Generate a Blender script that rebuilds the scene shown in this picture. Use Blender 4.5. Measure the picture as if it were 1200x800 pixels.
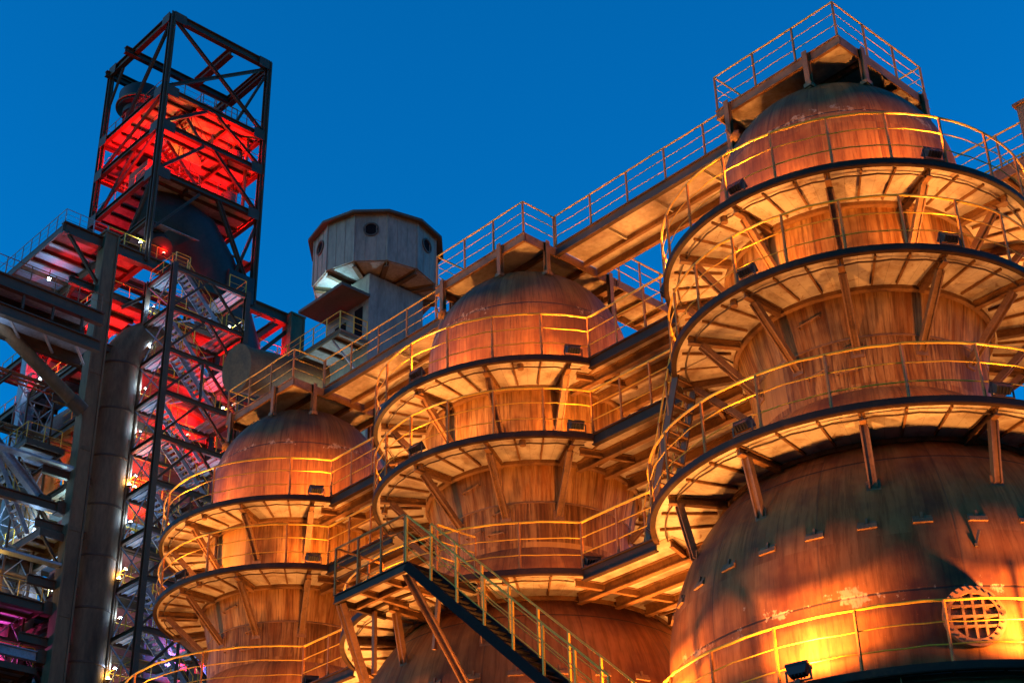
import bpy, math, random
from math import sin, cos, pi, radians as rad, atan2, sqrt, hypot
from mathutils import Vector, Matrix
random.seed(7)
for o in list(bpy.data.objects): bpy.data.objects.remove(o)
S = bpy.context.scene
C = S.collection
# ------------------------------------------------------------------ camera
cam_d = bpy.data.cameras.new('camera'); cam = bpy.data.objects.new('camera', cam_d); C.objects.link(cam)
FW = Vector((-0.6245839, 0.59337249, 0.50774408)); RT = Vector((0.67884893, 0.73392887, -0.02263953)); UP = Vector((0.38608171, -0.33054124, 0.86121043))
cam.matrix_world = Matrix(((RT.x, UP.x, -FW.x, 0), (RT.y, UP.y, -FW.y, 0), (RT.z, UP.z, -FW.z, 1.7), (0, 0, 0, 1)))
cam_d.sensor_width = 36; cam_d.lens = 1862.8557 / 1200 * 36
cam_d.clip_start = .1; cam_d.clip_end = 6000
S.camera = cam
# ------------------------------------------------------------------ sky, sun, exposure
W = bpy.data.worlds.new('World'); S.world = W; W.use_nodes = True
wn, wl = W.node_tree.nodes, W.node_tree.links
SUN_EL, SUN_AZ = rad(9.5), rad(213)
sky = wn.new('ShaderNodeTexSky'); sky.sky_type = 'NISHITA'; sky.sun_disc = False
sky.sun_elevation = SUN_EL; sky.sun_rotation = SUN_AZ; sky.air_density = 1.0; sky.dust_density = 0.3; sky.ozone_density = 6.0
tint = wn.new('ShaderNodeMix'); tint.data_type = 'RGBA'; tint.blend_type = 'MULTIPLY'; tint.inputs[0].default_value = 1
tint.inputs[7].default_value = (0.01, 1.0, 1.22, 1)
wl.new(sky.outputs[0], tint.inputs[6])
bg = wn['Background']; wl.new(tint.outputs[2], bg.inputs[0]); bg.inputs[1].default_value = 0.15
sd = bpy.data.lights.new('sun', 'SUN'); sun = bpy.data.objects.new('sun', sd); C.objects.link(sun)
sd.energy = 0.30; sd.angle = rad(25); sd.color = (1.0, .66, .42)
sdir = Vector((sin(SUN_AZ) * cos(SUN_EL), cos(SUN_AZ) * cos(SUN_EL), sin(SUN_EL)))
sun.rotation_euler = sdir.to_track_quat('Z', 'Y').to_euler()
S.view_settings.view_transform = 'Standard'; S.view_settings.look = 'None'
S.view_settings.exposure = 0.7; S.view_settings.gamma = 1; S.view_settings.use_curve_mapping = False
S.cycles.max_bounces = 5; S.cycles.diffuse_bounces = 3; S.cycles.glossy_bounces = 2; S.cycles.use_denoising = True
S.cycles.sample_clamp_indirect = 4.0
ORANGE = (1.0, .35, .068)
P_FLOOD = 430.0
P_FLOOD_LOW = 1900.0

# ------------------------------------------------------------------ materials
def newmat(name, rough=.6, metal=0.0):
    m = bpy.data.materials.new(name); m.use_nodes = True
    b = m.node_tree.nodes['Principled BSDF']; b.inputs['Roughness'].default_value = rough; b.inputs['Metallic'].default_value = metal
    return m, m.node_tree.nodes, m.node_tree.links, b
def nd(ns, t, **kw):
    n = ns.new(t)
    for k, v in kw.items(): setattr(n, k, v)
    return n
def coords(ns, ls, scale=(1, 1, 1), rnd=30.0):
    tc = ns.new('ShaderNodeTexCoord'); oi = ns.new('ShaderNodeObjectInfo')
    mp = ns.new('ShaderNodeMapping'); mp.inputs['Scale'].default_value = scale
    mu = nd(ns, 'ShaderNodeVectorMath', operation='SCALE'); mu.inputs[0].default_value = (1, .7, .4)
    m2 = nd(ns, 'ShaderNodeMath', operation='MULTIPLY'); ls.new(oi.outputs['Random'], m2.inputs[0]); m2.inputs[1].default_value = rnd
    ls.new(m2.outputs[0], mu.inputs['Scale']); ls.new(tc.outputs['Object'], mp.inputs['Vector']); ls.new(mu.outputs[0], mp.inputs['Location'])
    return mp.outputs[0]
def noise(ns, ls, vec, scale, detail=6, rough=.6, dist=0.0):
    n = ns.new('ShaderNodeTexNoise'); n.inputs['Scale'].default_value = scale; n.inputs['Detail'].default_value = detail
    n.inputs['Roughness'].default_value = rough; n.inputs['Distortion'].default_value = dist; ls.new(vec, n.inputs['Vector']); return n.outputs[0]
def ramp(ns, ls, fac, stops):
    r = ns.new('ShaderNodeValToRGB'); e = r.color_ramp.elements
    while len(e) < len(stops): e.new(.5)
    for k, (p, c) in enumerate(stops):
        e[k].position = p; e[k].color = (c, c, c, 1) if not isinstance(c, tuple) else (*c, 1)
    ls.new(fac, r.inputs[0]); return r.outputs[0]
def mix(ns, ls, fac, a, b, mode='MIX'):
    m = nd(ns, 'ShaderNodeMix', data_type='RGBA', blend_type=mode)
    for i, v in ((0, fac), (6, a), (7, b)):
        if isinstance(v, (int, float)): m.inputs[i].default_value = v
        elif isinstance(v, tuple): m.inputs[i].default_value = (*v, 1)
        else: ls.new(v, m.inputs[i])
    return m.outputs[2]
def math_(ns, ls, op, a, b=None):
    m = nd(ns, 'ShaderNodeMath', operation=op)
    for i, v in ((0, a), (1, b)):
        if v is None: continue
        if isinstance(v, (int, float)): m.inputs[i].default_value = v
        else: ls.new(v, m.inputs[i])
    return m.outputs[0]
def bump(ns, ls, b, h, strength=.3, dist=.02):
    n = ns.new('ShaderNodeBump'); n.inputs['Strength'].default_value = strength; n.inputs['Distance'].default_value = dist
    ls.new(h, n.inputs['Height']); ls.new(n.outputs[0], b.inputs['Normal'])

def meridian(ns, ls, k, kz, shift=None):
    """coordinates that run down the meridians of a round shell"""
    tc = ns.new('ShaderNodeTexCoord'); oi = ns.new('ShaderNodeObjectInfo'); sp = ns.new('ShaderNodeSeparateXYZ'); ls.new(tc.outputs['Object'], sp.inputs[0])
    c = ns.new('ShaderNodeCombineXYZ'); ls.new(sp.outputs[0], c.inputs[0]); ls.new(sp.outputs[1], c.inputs[1])
    n = nd(ns, 'ShaderNodeVectorMath', operation='NORMALIZE'); ls.new(c.outputs[0], n.inputs[0])
    m = nd(ns, 'ShaderNodeVectorMath', operation='SCALE'); ls.new(n.outputs[0], m.inputs[0]); m.inputs['Scale'].default_value = k
    z = ns.new('ShaderNodeCombineXYZ'); ls.new(math_(ns, ls, 'ADD', math_(ns, ls, 'MULTIPLY', sp.outputs[2], kz), math_(ns, ls, 'MULTIPLY', oi.outputs['Random'], 40.0) if shift is None else math_(ns, ls, 'MULTIPLY', shift, 6.0)), z.inputs[2])
    a = nd(ns, 'ShaderNodeVectorMath', operation='ADD'); ls.new(m.outputs[0], a.inputs[0]); ls.new(z.outputs[0], a.inputs[1]); return a.outputs[0]
def shell_material(name, pale, rust, dark, panels, seam_z=(), patch=0.0, rust_amount=.5, clean_plates=True, streak=1.0, spec=.12):
    """weathered curved steel shell: vertical rust runs, plates that weather differently, welded seams"""
    m, ns, ls, b = newmat(name, .5); b.inputs['Specular IOR Level'].default_value = spec
    v = coords(ns, ls, (1, 1, 1))
    tc = ns.new('ShaderNodeTexCoord'); sp = ns.new('ShaderNodeSeparateXYZ'); ls.new(tc.outputs['Object'], sp.inputs[0])
    oi = ns.new('ShaderNodeObjectInfo')
    ang = math_(ns, ls, 'MULTIPLY', math_(ns, ls, 'ADD', math_(ns, ls, 'ARCTAN2', sp.outputs[1], sp.outputs[0]), math_(ns, ls, 'MULTIPLY', oi.outputs['Random'], 3.0)), panels / (2 * pi))
    cell = math_(ns, ls, 'FLOOR', ang)
    row = math_(ns, ls, 'FLOOR', math_(ns, ls, 'MULTIPLY', sp.outputs[2], .42))
    wn_ = nd(ns, 'ShaderNodeTexWhiteNoise', noise_dimensions='2D'); cv = ns.new('ShaderNodeCombineXYZ'); ls.new(cell, cv.inputs[0]); ls.new(math_(ns, ls, 'ADD', row, math_(ns, ls, 'MULTIPLY', oi.outputs['Random'], 91)), cv.inputs[1]); ls.new(cv.outputs[0], wn_.inputs['Vector'])
    vs = meridian(ns, ls, 9.0, .32, wn_.outputs[0]); vs2 = meridian(ns, ls, 44.0, .8)
    s1 = noise(ns, ls, vs, 1.0, 9, .68, .35); s2 = noise(ns, ls, vs2, 1.0, 7, .7, .2); big = noise(ns, ls, v, .45, 4, .6); fine = noise(ns, ls, v, 14, 6, .7)
    a = rust_amount
    w_ = .5 + .5 * (1 - streak); r1 = ramp(ns, ls, s1, [(.41 + .2 * (1 - a) - .18 * w_, 0.0), (.41 + .2 * (1 - a) + .18 * w_, 1.0)])
    col = mix(ns, ls, r1, pale, rust)
    r2 = ramp(ns, ls, s2, [(.48, 0.0), (.60, 1.0)])
    col = mix(ns, ls, math_(ns, ls, 'MULTIPLY', r2, .85 * streak), col, tuple(c * .38 for c in rust))
    r3 = ramp(ns, ls, s2, [(.28, 1.0), (.40, 0.0)])
    col = mix(ns, ls, math_(ns, ls, 'MULTIPLY', r3, .6 * streak), col, tuple(min(1, c * 1.25) for c in pale))
    rb = ramp(ns, ls, big, [(.46, 0.0), (.66, 1.0)])
    col = mix(ns, ls, math_(ns, ls, 'MULTIPLY', rb, .75), col, dark)
    pv = ramp(ns, ls, wn_.outputs[0], [(0.0, .82), (.55, .96), (.86, 1.0), (1.0, 1.08)])
    col = mix(ns, ls, 1.0, col, pv, 'MULTIPLY')
    if clean_plates: col = mix(ns, ls, ramp(ns, ls, wn_.outputs[0], [(.90, 0.0), (.92, .7)]), col, pale)
    fr = math_(ns, ls, 'FRACT', ang); e = math_(ns, ls, 'MINIMUM', fr, math_(ns, ls, 'SUBTRACT', 1.0, fr))
    seam = ramp(ns, ls, e, [(0.0, .8), (.012, 0.0)])
    seam = math_(ns, ls, 'MULTIPLY', seam, .55)
    for z in seam_z:
        dz = math_(ns, ls, 'ABSOLUTE', math_(ns, ls, 'SUBTRACT', sp.outputs[2], z))
        seam = math_(ns, ls, 'MAXIMUM', seam, ramp(ns, ls, dz, [(.01, .9), (.03, 0.0)]))
    col = mix(ns, ls, seam, col, (.03, .02, .018))
    if patch:
        z = patch
        dz = math_(ns, ls, 'SUBTRACT', sp.outputs[2], z)
        pn = noise(ns, ls, coords(ns, ls, (.8, .8, 2.4)), 1.0, 9, .62)
        lim = math_(ns, ls, 'MULTIPLY', math_(ns, ls, 'SUBTRACT', pn, .53), 1.6)
        chip = math_(ns, ls, 'MULTIPLY', math_(ns, ls, 'SUBTRACT', noise(ns, ls, coords(ns, ls, (5, 5, 3.5)), 1.0, 8, .7), .5), 1.3)
        dd = math_(ns, ls, 'SUBTRACT', math_(ns, ls, 'ADD', lim, chip), math_(ns, ls, 'ABSOLUTE', math_(ns, ls, 'SUBTRACT', dz, -.02)))
        on = ramp(ns, ls, dd, [(.0, 0.0), (.05, .75)]); peel = ramp(ns, ls, noise(ns, ls, coords(ns, ls, (9, 9, 4)), 1.0, 6, .7), [(.38, .0), (.5, 1.0)])
        col = mix(ns, ls, math_(ns, ls, 'MULTIPLY', on, peel), col, (.33, .22, .14))
    spk = ramp(ns, ls, fine, [(.66, 0.0), (.72, .5)])
    col = mix(ns, ls, spk, col, pale)
    ls.new(col, b.inputs['Base Color'])
    rr = ramp(ns, ls, s1, [(.3, .40), (.7, .62)]); ls.new(rr, b.inputs['Roughness'])
    bump(ns, ls, b, math_(ns, ls, 'ADD', math_(ns, ls, 'MULTIPLY', s2, .6), math_(ns, ls, 'SUBTRACT', math_(ns, ls, 'MULTIPLY', fine, .4), math_(ns, ls, 'MULTIPLY', seam, 1.2))), .35, .02)
    return m
def plate_material(name, base, stain, scale=1.2, amount=.5, rough=.6, metal=0.0, stretch=(1, 1, 1)):
    m, ns, ls, b = newmat(name, rough, metal)
    v = coords(ns, ls, stretch); n1 = noise(ns, ls, v, scale, 7, .65, .4); n2 = noise(ns, ls, v, scale * 9, 5, .6)
    f = ramp(ns, ls, n1, [(.62 - .3 * amount, 0.0), (.80 - .2 * amount, 1.0)])
    col = mix(ns, ls, f, base, stain)
    b.inputs['Specular IOR Level'].default_value = .3
    col = mix(ns, ls, ramp(ns, ls, n2, [(.3, .35), (.6, 0.0)]), col, tuple(c * .4 for c in stain))
    ls.new(col, b.inputs['Base Color']); bump(ns, ls, b, n2, .25, .01)
    return m
def emit_material(name, col, strength):
    m, ns, ls, b = newmat(name); b.inputs['Base Color'].default_value = (.02, .02, .02, 1)
    b.inputs['Emission Color'].default_value = (*col, 1); b.inputs['Emission Strength'].default_value = strength; return m
M = {}
M['dome'] = shell_material('rusted_dome_plate', (.22, .092, .032), (.145, .047, .016), (.036, .013, .013), 14, (26.6,), 26.6, .55, False, .6, .12)
M['neck'] = shell_material('rust_streaked_shell', (.43, .228, .070), (.235, .078, .013), (.08, .029, .006), 9, (), 0, .5, True, .8)
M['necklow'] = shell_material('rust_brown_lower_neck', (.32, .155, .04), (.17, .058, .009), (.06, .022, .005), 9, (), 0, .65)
M['vessel'] = shell_material('weathered_vessel_plate', (.30, .120, .040), (.20, .066, .021), (.048, .0155, .017), 12, (10.6, 13.05, 16.35), 13.05, .6, False, .5, .05)
def ring_soffit():
    m, ns, ls, b = newmat('ring_deck_plates', .55); b.inputs['Specular IOR Level'].default_value = .3
    tc = ns.new('ShaderNodeTexCoord'); sp = ns.new('ShaderNodeSeparateXYZ'); ls.new(tc.outputs['Object'], sp.inputs[0]); oi = ns.new('ShaderNodeObjectInfo')
    ang = math_(ns, ls, 'MULTIPLY', math_(ns, ls, 'ARCTAN2', sp.outputs[1], sp.outputs[0]), 18 / pi)
    wn_ = nd(ns, 'ShaderNodeTexWhiteNoise', noise_dimensions='2D'); cv = ns.new('ShaderNodeCombineXYZ'); ls.new(math_(ns, ls, 'FLOOR', ang), cv.inputs[0]); ls.new(math_(ns, ls, 'MULTIPLY', oi.outputs['Random'], 77), cv.inputs[1]); ls.new(cv.outputs[0], wn_.inputs['Vector'])
    v = coords(ns, ls); n1 = noise(ns, ls, v, 1.1, 8, .68, .5); n2 = noise(ns, ls, v, 9, 6, .7); n3 = noise(ns, ls, v, 3.2, 6, .62, 1.0)
    col = mix(ns, ls, ramp(ns, ls, n1, [(.46, 0.0), (.64, .9)]), (.47, .42, .355), (.25, .17, .11))
    col = mix(ns, ls, ramp(ns, ls, n3, [(.60, 0.0), (.70, .8)]), col, (.20, .10, .05))
    col = mix(ns, ls, ramp(ns, ls, n2, [(.30, .5), (.42, 0.0)]), col, (.12, .07, .04))
    col = mix(ns, ls, 1.0, col, ramp(ns, ls, wn_.outputs[0], [(0.0, .78), (1.0, 1.06)]), 'MULTIPLY')
    rr = math_(ns, ls, 'SQRT', math_(ns, ls, 'ADD', math_(ns, ls, 'POWER', sp.outputs[0], 2.0), math_(ns, ls, 'POWER', sp.outputs[1], 2.0)))
    fr = math_(ns, ls, 'FRACT', math_(ns, ls, 'ADD', ang, .5)); e = math_(ns, ls, 'MULTIPLY', math_(ns, ls, 'MINIMUM', fr, math_(ns, ls, 'SUBTRACT', 1.0, fr)), rr)
    seam = ramp(ns, ls, e, [(.015, .4), (.05, 0.0)])
    col = mix(ns, ls, seam, col, (.06, .04, .03)); ls.new(col, b.inputs['Base Color']); bump(ns, ls, b, n2, .3, .012); return m
M['ringsoffit'] = ring_soffit()
M['soffit'] = plate_material('pale_painted_deck_plate', (.43, .375, .31), (.22, .14, .085), .8, .6, .5)
M['rim'] = plate_material('slate_painted_edge', (.030, .017, .012), (.075, .035, .016), 2.0, .4, .5)
M['steel'] = plate_material('rusty_beam_steel', (.20, .095, .035), (.08, .034, .013), 1.8, .5, .6)
M['dark'] = plate_material('dark_structural_steel', (.060, .036, .019), (.11, .050, .022), 1.2, .45, .55)
M['yellow'] = plate_material('yellow_rail_paint', (.62, .33, .02), (.30, .13, .015), 2.5, .15, .45)
M['post'] = plate_material('worn_post_paint', (.38, .125, .008), (.15, .05, .006), 2.5, .45, .55)
M['black'] = plate_material('black_lamp_casting', (.012, .012, .014), (.03, .025, .02), 3, .3, .45)
M['lens'] = emit_material('sodium_lens', (1, .5, .1), 12)
M['navy'] = plate_material('near_black_stair_steel', (.010, .009, .010), (.025, .014, .010), 2, .4, .85); M['navy'].node_tree.nodes['Principled BSDF'].inputs['Specular IOR Level'].default_value = .08
M['rim'].node_tree.nodes['Principled BSDF'].inputs['Specular IOR Level'].default_value = .1
M['concrete'] = plate_material('grey_column_plate', (.15, .092, .048), (.065, .042, .024), .5, .5, .75, 0, (1, 1, .3))
M['pipe'] = plate_material('dark_pipe_cladding', (.15, .098, .054), (.05, .034, .020), .6, .5, .85, 0, (1, 1, .25))
M['cabin'] = plate_material('grey_cabin_sheet', (.245, .215, .175), (.125, .108, .09), .7, .5, .6, 0, (1, 1, .3))
M['roof'] = plate_material('dark_roof_sheet', (.075, .058, .042), (.06, .04, .028), .8, .4, .6)
M['duct'] = plate_material('rusty_duct_plate', (.24, .095, .035), (.09, .04, .02), .7, .5, .6)
M['uptake'] = plate_material('soot_dark_duct', (.032, .026, .024), (.016, .014, .013), .6, .5, .5)
M['furnace'] = plate_material('furnace_shell_paint', (.36, .085, .06), (.17, .05, .035), .5, .45, .6)
M['dustpipe'] = plate_material('dull_dust_pipe', (.20, .15, .13), (.08, .06, .055), .5, .5, .7)
M['deck'] = plate_material('steel_floor_plate', (.34, .31, .30), (.16, .12, .11), .6, .45, .6)
M['blue'] = plate_material('blue_grey_paint', (.24, .28, .34), (.11, .12, .14), 1, .4, .5)
M['hole'] = newmat('porthole_dark', 1.0)[0]; M['hole'].node_tree.nodes['Principled BSDF'].inputs['Specular IOR Level'].default_value = .05; M['hole'].node_tree.nodes['Principled BSDF'].inputs['Base Color'].default_value = (.008, .008, .01, 1)
M['red_lens'] = emit_material('red_lamp_lens', (1, .03, .02), 60)
M['white_lens'] = emit_material('cool_white_lamp_lens', (.75, .88, 1), 120)
M['amber_lens'] = emit_material('amber_lamp_lens', (1, .62, .15), 90)
M['cyan_lens'] = emit_material('cyan_lamp_lens', (.45, .9, 1), 30)
M['magenta_lens'] = emit_material('magenta_lamp_lens', (1, .12, .55), 30)
M['blue_lens'] = emit_material('blue_lamp_lens', (.1, .25, 1), 30)

# ------------------------------------------------------------------ mesh helpers
class MB:
    def __init__(s): s.v = []; s.f = []; s.sm = []
    def add(s, vs, fs, smooth=False):
        b = len(s.v); s.v += [tuple(v) for v in vs]; s.f += [tuple(i + b for i in f) for f in fs]; s.sm += [smooth] * len(fs); return s
    def box(s, x0, y0, z0, x1, y1, z1):
        return s.add([(x0, y0, z0), (x1, y0, z0), (x1, y1, z0), (x0, y1, z0), (x0, y0, z1), (x1, y0, z1), (x1, y1, z1), (x0, y1, z1)],
                     [(3, 2, 1, 0), (4, 5, 6, 7), (0, 1, 5, 4), (1, 2, 6, 5), (2, 3, 7, 6), (3, 0, 4, 7)])
    def bar(s, a, b, w, h, up=(0, 0, 1)):
        a, b = Vector(a), Vector(b); d = (b - a).normalized(); up = Vector(up)
        if abs(d.dot(up)) > .98: up = Vector((1, 0, 0))
        x = d.cross(up).normalized(); y = x.cross(d).normalized(); vs = []
        for p in (a, b):
            for sx, sy in ((-1, -1), (1, -1), (1, 1), (-1, 1)): vs.append(p + x * (sx * w / 2) + y * (sy * h / 2))
        return s.add(vs, [(0, 1, 2, 3), (7, 6, 5, 4), (0, 4, 5, 1), (1, 5, 6, 2), (2, 6, 7, 3), (3, 7, 4, 0)])
    def ibeam(s, a, b, w, h, up=(0, 0, 1), t=None):
        a, b = Vector(a), Vector(b); d = (b - a).normalized(); up = Vector(up)
        if abs(d.dot(up)) > .98: up = Vector((1, 0, 0))
        x = d.cross(up).normalized(); y = x.cross(d).normalized(); t = t or max(.025, h * .1)
        s.bar(a, b, t, h - 2 * t, y); o = y * (h / 2 - t / 2); s.bar(a + o, b + o, w, t, y); s.bar(a - o, b - o, w, t, y); return s
    def tube(s, pts, r, n=8, closed=False, caps=True):
        pts = [Vector(p) for p in pts]; m = len(pts); rs = r if isinstance(r, (list, tuple)) else [r] * m; vs = []; ref = None
        for i, p in enumerate(pts):
            a = pts[i - 1] if (i > 0 or closed) else p; c = pts[(i + 1) % m] if (i < m - 1 or closed) else p
            d = (c - a).normalized()
            if ref is None:
                ref = Vector((0, 0, 1)) if abs(d.z) < .9 else Vector((1, 0, 0))
            x = d.cross(ref).normalized(); y = d.cross(x).normalized(); ref = x.cross(d)
            for k in range(n): vs.append(p + (x * cos(2 * pi * k / n) + y * sin(2 * pi * k / n)) * rs[i])
        fs = []
        for i in range(m if closed else m - 1):
            j = (i + 1) % m
            for k in range(n): fs.append((i * n + k, i * n + (k + 1) % n, j * n + (k + 1) % n, j * n + k))
        s.add(vs, fs, n > 5)
        if caps and not closed:
            b = len(s.v) - len(vs); s.f += [tuple(b + k for k in range(n)), tuple(b + (m - 1) * n + n - 1 - k for k in range(n))]; s.sm += [False] * 2
        return s
    def lathe(s, prof, n=64, a0=0, a1=2 * pi, closed_prof=False, smooth=True, c=(0, 0)):
        full = abs(a1 - a0 - 2 * pi) < 1e-6; m = len(prof); cnt = n if full else n + 1; vs = []
        for i in range(cnt):
            a = a0 + (a1 - a0) * i / n
            for r, z in prof: vs.append((c[0] + r * cos(a), c[1] + r * sin(a), z))
        fs = []
        for i in range(n):
            j = (i + 1) % cnt
            for k in range(m if closed_prof else m - 1):
                l = (k + 1) % m; fs.append((i * m + k, j * m + k, j * m + l, i * m + l))
        s.add(vs, fs, smooth)
        if not full and closed_prof:
            b = len(s.v) - len(vs); s.f += [tuple(b + k for k in range(m)), tuple(b + n * m + m - 1 - k for k in range(m))]; s.sm += [False] * 2
        return s
    def prism(s, poly, z0, z1):
        n = len(poly); return s.add([(x, y, z0) for x, y in poly] + [(x, y, z1) for x, y in poly],
            [tuple(range(n))[::-1], tuple(range(n, 2 * n))] + [(i, (i + 1) % n, n + (i + 1) % n, n + i) for i in range(n)])
    def build(s, name, m, parent=None, sharp=35, label=None):
        me = bpy.data.meshes.new(name); me.from_pydata(s.v, [], s.f); me.validate()
        if any(s.sm):
            me.polygons.foreach_set('use_smooth', s.sm[:len(me.polygons)] + [False] * max(0, len(me.polygons) - len(s.sm))); me.set_sharp_from_angle(angle=rad(sharp))
        me.materials.append(M[m] if isinstance(m, str) else m)
        o = bpy.data.objects.new(name, me); C.objects.link(o)
        if parent: o.parent = parent
        if label: o['label'] = label
        return o
def empty(name, loc=(0, 0, 0), rz=0):
    o = bpy.data.objects.new(name, None); C.objects.link(o); o.location = loc; o.rotation_euler = (0, 0, rz); o.empty_display_size = .2; return o
def tag(o, label, cat, group=None, kind=None):
    o['label'] = label; o['category'] = cat
    if group: o['group'] = group
    o['kind'] = kind or 'thing'
    return o
def thing(name, label, cat, loc=(0, 0, 0), rz=0, group=None): return tag(empty(name, loc, rz), label, cat, group)
def copy_tree(o, parent=None):
    kids = [k for k in KIDS.get(o.name, [])]
    c = o.copy(); C.objects.link(c); c.parent = parent
    if o.data is not None and o.type == 'LIGHT': c.data = o.data
    for k in kids: copy_tree(k, c)
    return c
KIDS = {}
def index_kids(root):
    for k in bpy.data.objects:
        if k.parent is not None: KIDS.setdefault(k.parent.name, [])
    KIDS.clear()
    for k in bpy.data.objects:
        if k.parent is not None: KIDS.setdefault(k.parent.name, []).append(k)
def structure(name, mb, m): o = mb.build(name, m); o['kind'] = 'structure'; return o

def resample(pts, step):
    """points along a polyline: every corner and evenly spaced ones between"""
    out = [Vector(pts[0])]
    for a, b in zip(pts, pts[1:]):
        a, b = Vector(a), Vector(b); n = max(1, round((b - a).length / step))
        out += [a.lerp(b, k / n) for k in range(1, n + 1)]
    return out
RND = random.Random(11)
def railing(parent, path, h=1.2, step=1.5, r=.03, mids=(.36, .68), sep=True, mat='yellow', pmat='post', name='handrail', curved=None, kick=0.0, pw=.055):
    """top rail and mid rails in one mesh, each post a piece of its own below it"""
    up = Vector((0, 0, h)); mb = MB(); path = [Vector(p) for p in path]
    fine = resample(path, 1.1); corner = {tuple(round(c, 3) for c in p) for p in (path if len(path) < 8 else (path[0], path[-1]))}
    def worn(f, j):
        return [p + up * f + (Vector() if tuple(round(c, 3) for c in p) in corner else Vector((RND.uniform(-j, j), RND.uniform(-j, j), RND.uniform(-j * 1.3, j * .7)))) for p in fine]
    mb.tube(worn(1, .010), r, 8)
    for f in mids: mb.tube(worn(f, .016), r * .48, 6)
    posts = curved if curved else resample(path, step)
    if not sep:
        for p in posts: mb.bar(p, p + up, pw, pw)
        return mb.build(name, mat, parent)
    o = mb.build(name, mat, parent)
    for p in posts:
        MB().bar(p, p + up - Vector((0, 0, r * .6)), pw, pw * .8).build('post', pmat, o)
    return o
def flight(parent, a, b, width_dir, width, n, name='stair', mat='blue', rail=True, sep=False, rail_mat='yellow'):
    """stair flight from a (top) down to b; stringers, treads, rails"""
    a, b, w = Vector(a), Vector(b), Vector(width_dir) * width; mb = MB()
    for o_ in (Vector(), w): mb.bar(a + o_, b + o_, .05, .26)
    for k in range(n):
        t = (k + .5) / n; p = a.lerp(b, t); d = (b - a); d.z = 0; d.normalize()
        mb.bar(p, p + w, .24 if abs(d.x) > .5 or abs(d.y) > .5 else .24, .03)
    o = mb.build(name, mat, parent)
    if rail:
        for o_ in (Vector(), w):
            railing(o if not sep else o, [a + o_, b + o_], 1.05, 1.3, .028, (.5,), sep=sep, mat=rail_mat, name='handrail')
    return o
# ------------------------------------------------------------------ ground
g = MB(); g.add([(-4000, -4000, 0), (4000, -4000, 0), (4000, 4000, 0), (-4000, 4000, 0)], [(0, 1, 2, 3)])
M['ground'] = plate_material('ground_gravel_asphalt', (.05, .048, .045), (.035, .033, .03), .2, .5, .9)
structure('ground', g, 'ground')
g = MB(); g.box(-52, 20, .01, -8, 40, .16); M['pad'] = plate_material('concrete_pad', (.26, .25, .23), (.14, .13, .12), .3, .5, .85)
structure('concrete_pavement', g, 'pad')

# ------------------------------------------------------------------ hot stoves
SX = [-42.760, -30.841, -18.921]; SY = 30.0; SP = 11.92
Z1, Z2, Z3, Z4 = 23.74, 21.37, 17.06, 11.335
DZ, DR, LZ, LR = 25.95, 3.125, 13.215, 5.372
STOVE_LABEL = ['rust streaked domed hot stove, the farthest and smallest of the row at left',
               'rust streaked domed hot stove in the middle of the row, behind the descending stair',
               'rust streaked domed hot stove, the nearest and largest, with a round bolted manhole']
WHICH = ['leftmost stove', 'middle stove', 'rightmost stove']
def shell_r(z):
    if z > DZ: return sqrt(max(0, DR * DR - (z - DZ) ** 2))
    if z > Z2: return DR
    if z > 20.2: return 2.85 + (DR - 2.85) * (z - 20.2) / (Z2 - 20.2)
    if z > 18.9: return 2.78 + .07 * (z - 18.9) / 1.3
    if z > 17.0: return 2.78 + (3.78 - 2.78) * ((18.9 - z) / 1.9) ** .8
    if z > LZ: return sqrt(LR * LR - (z - LZ) ** 2)
    return LR
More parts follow.
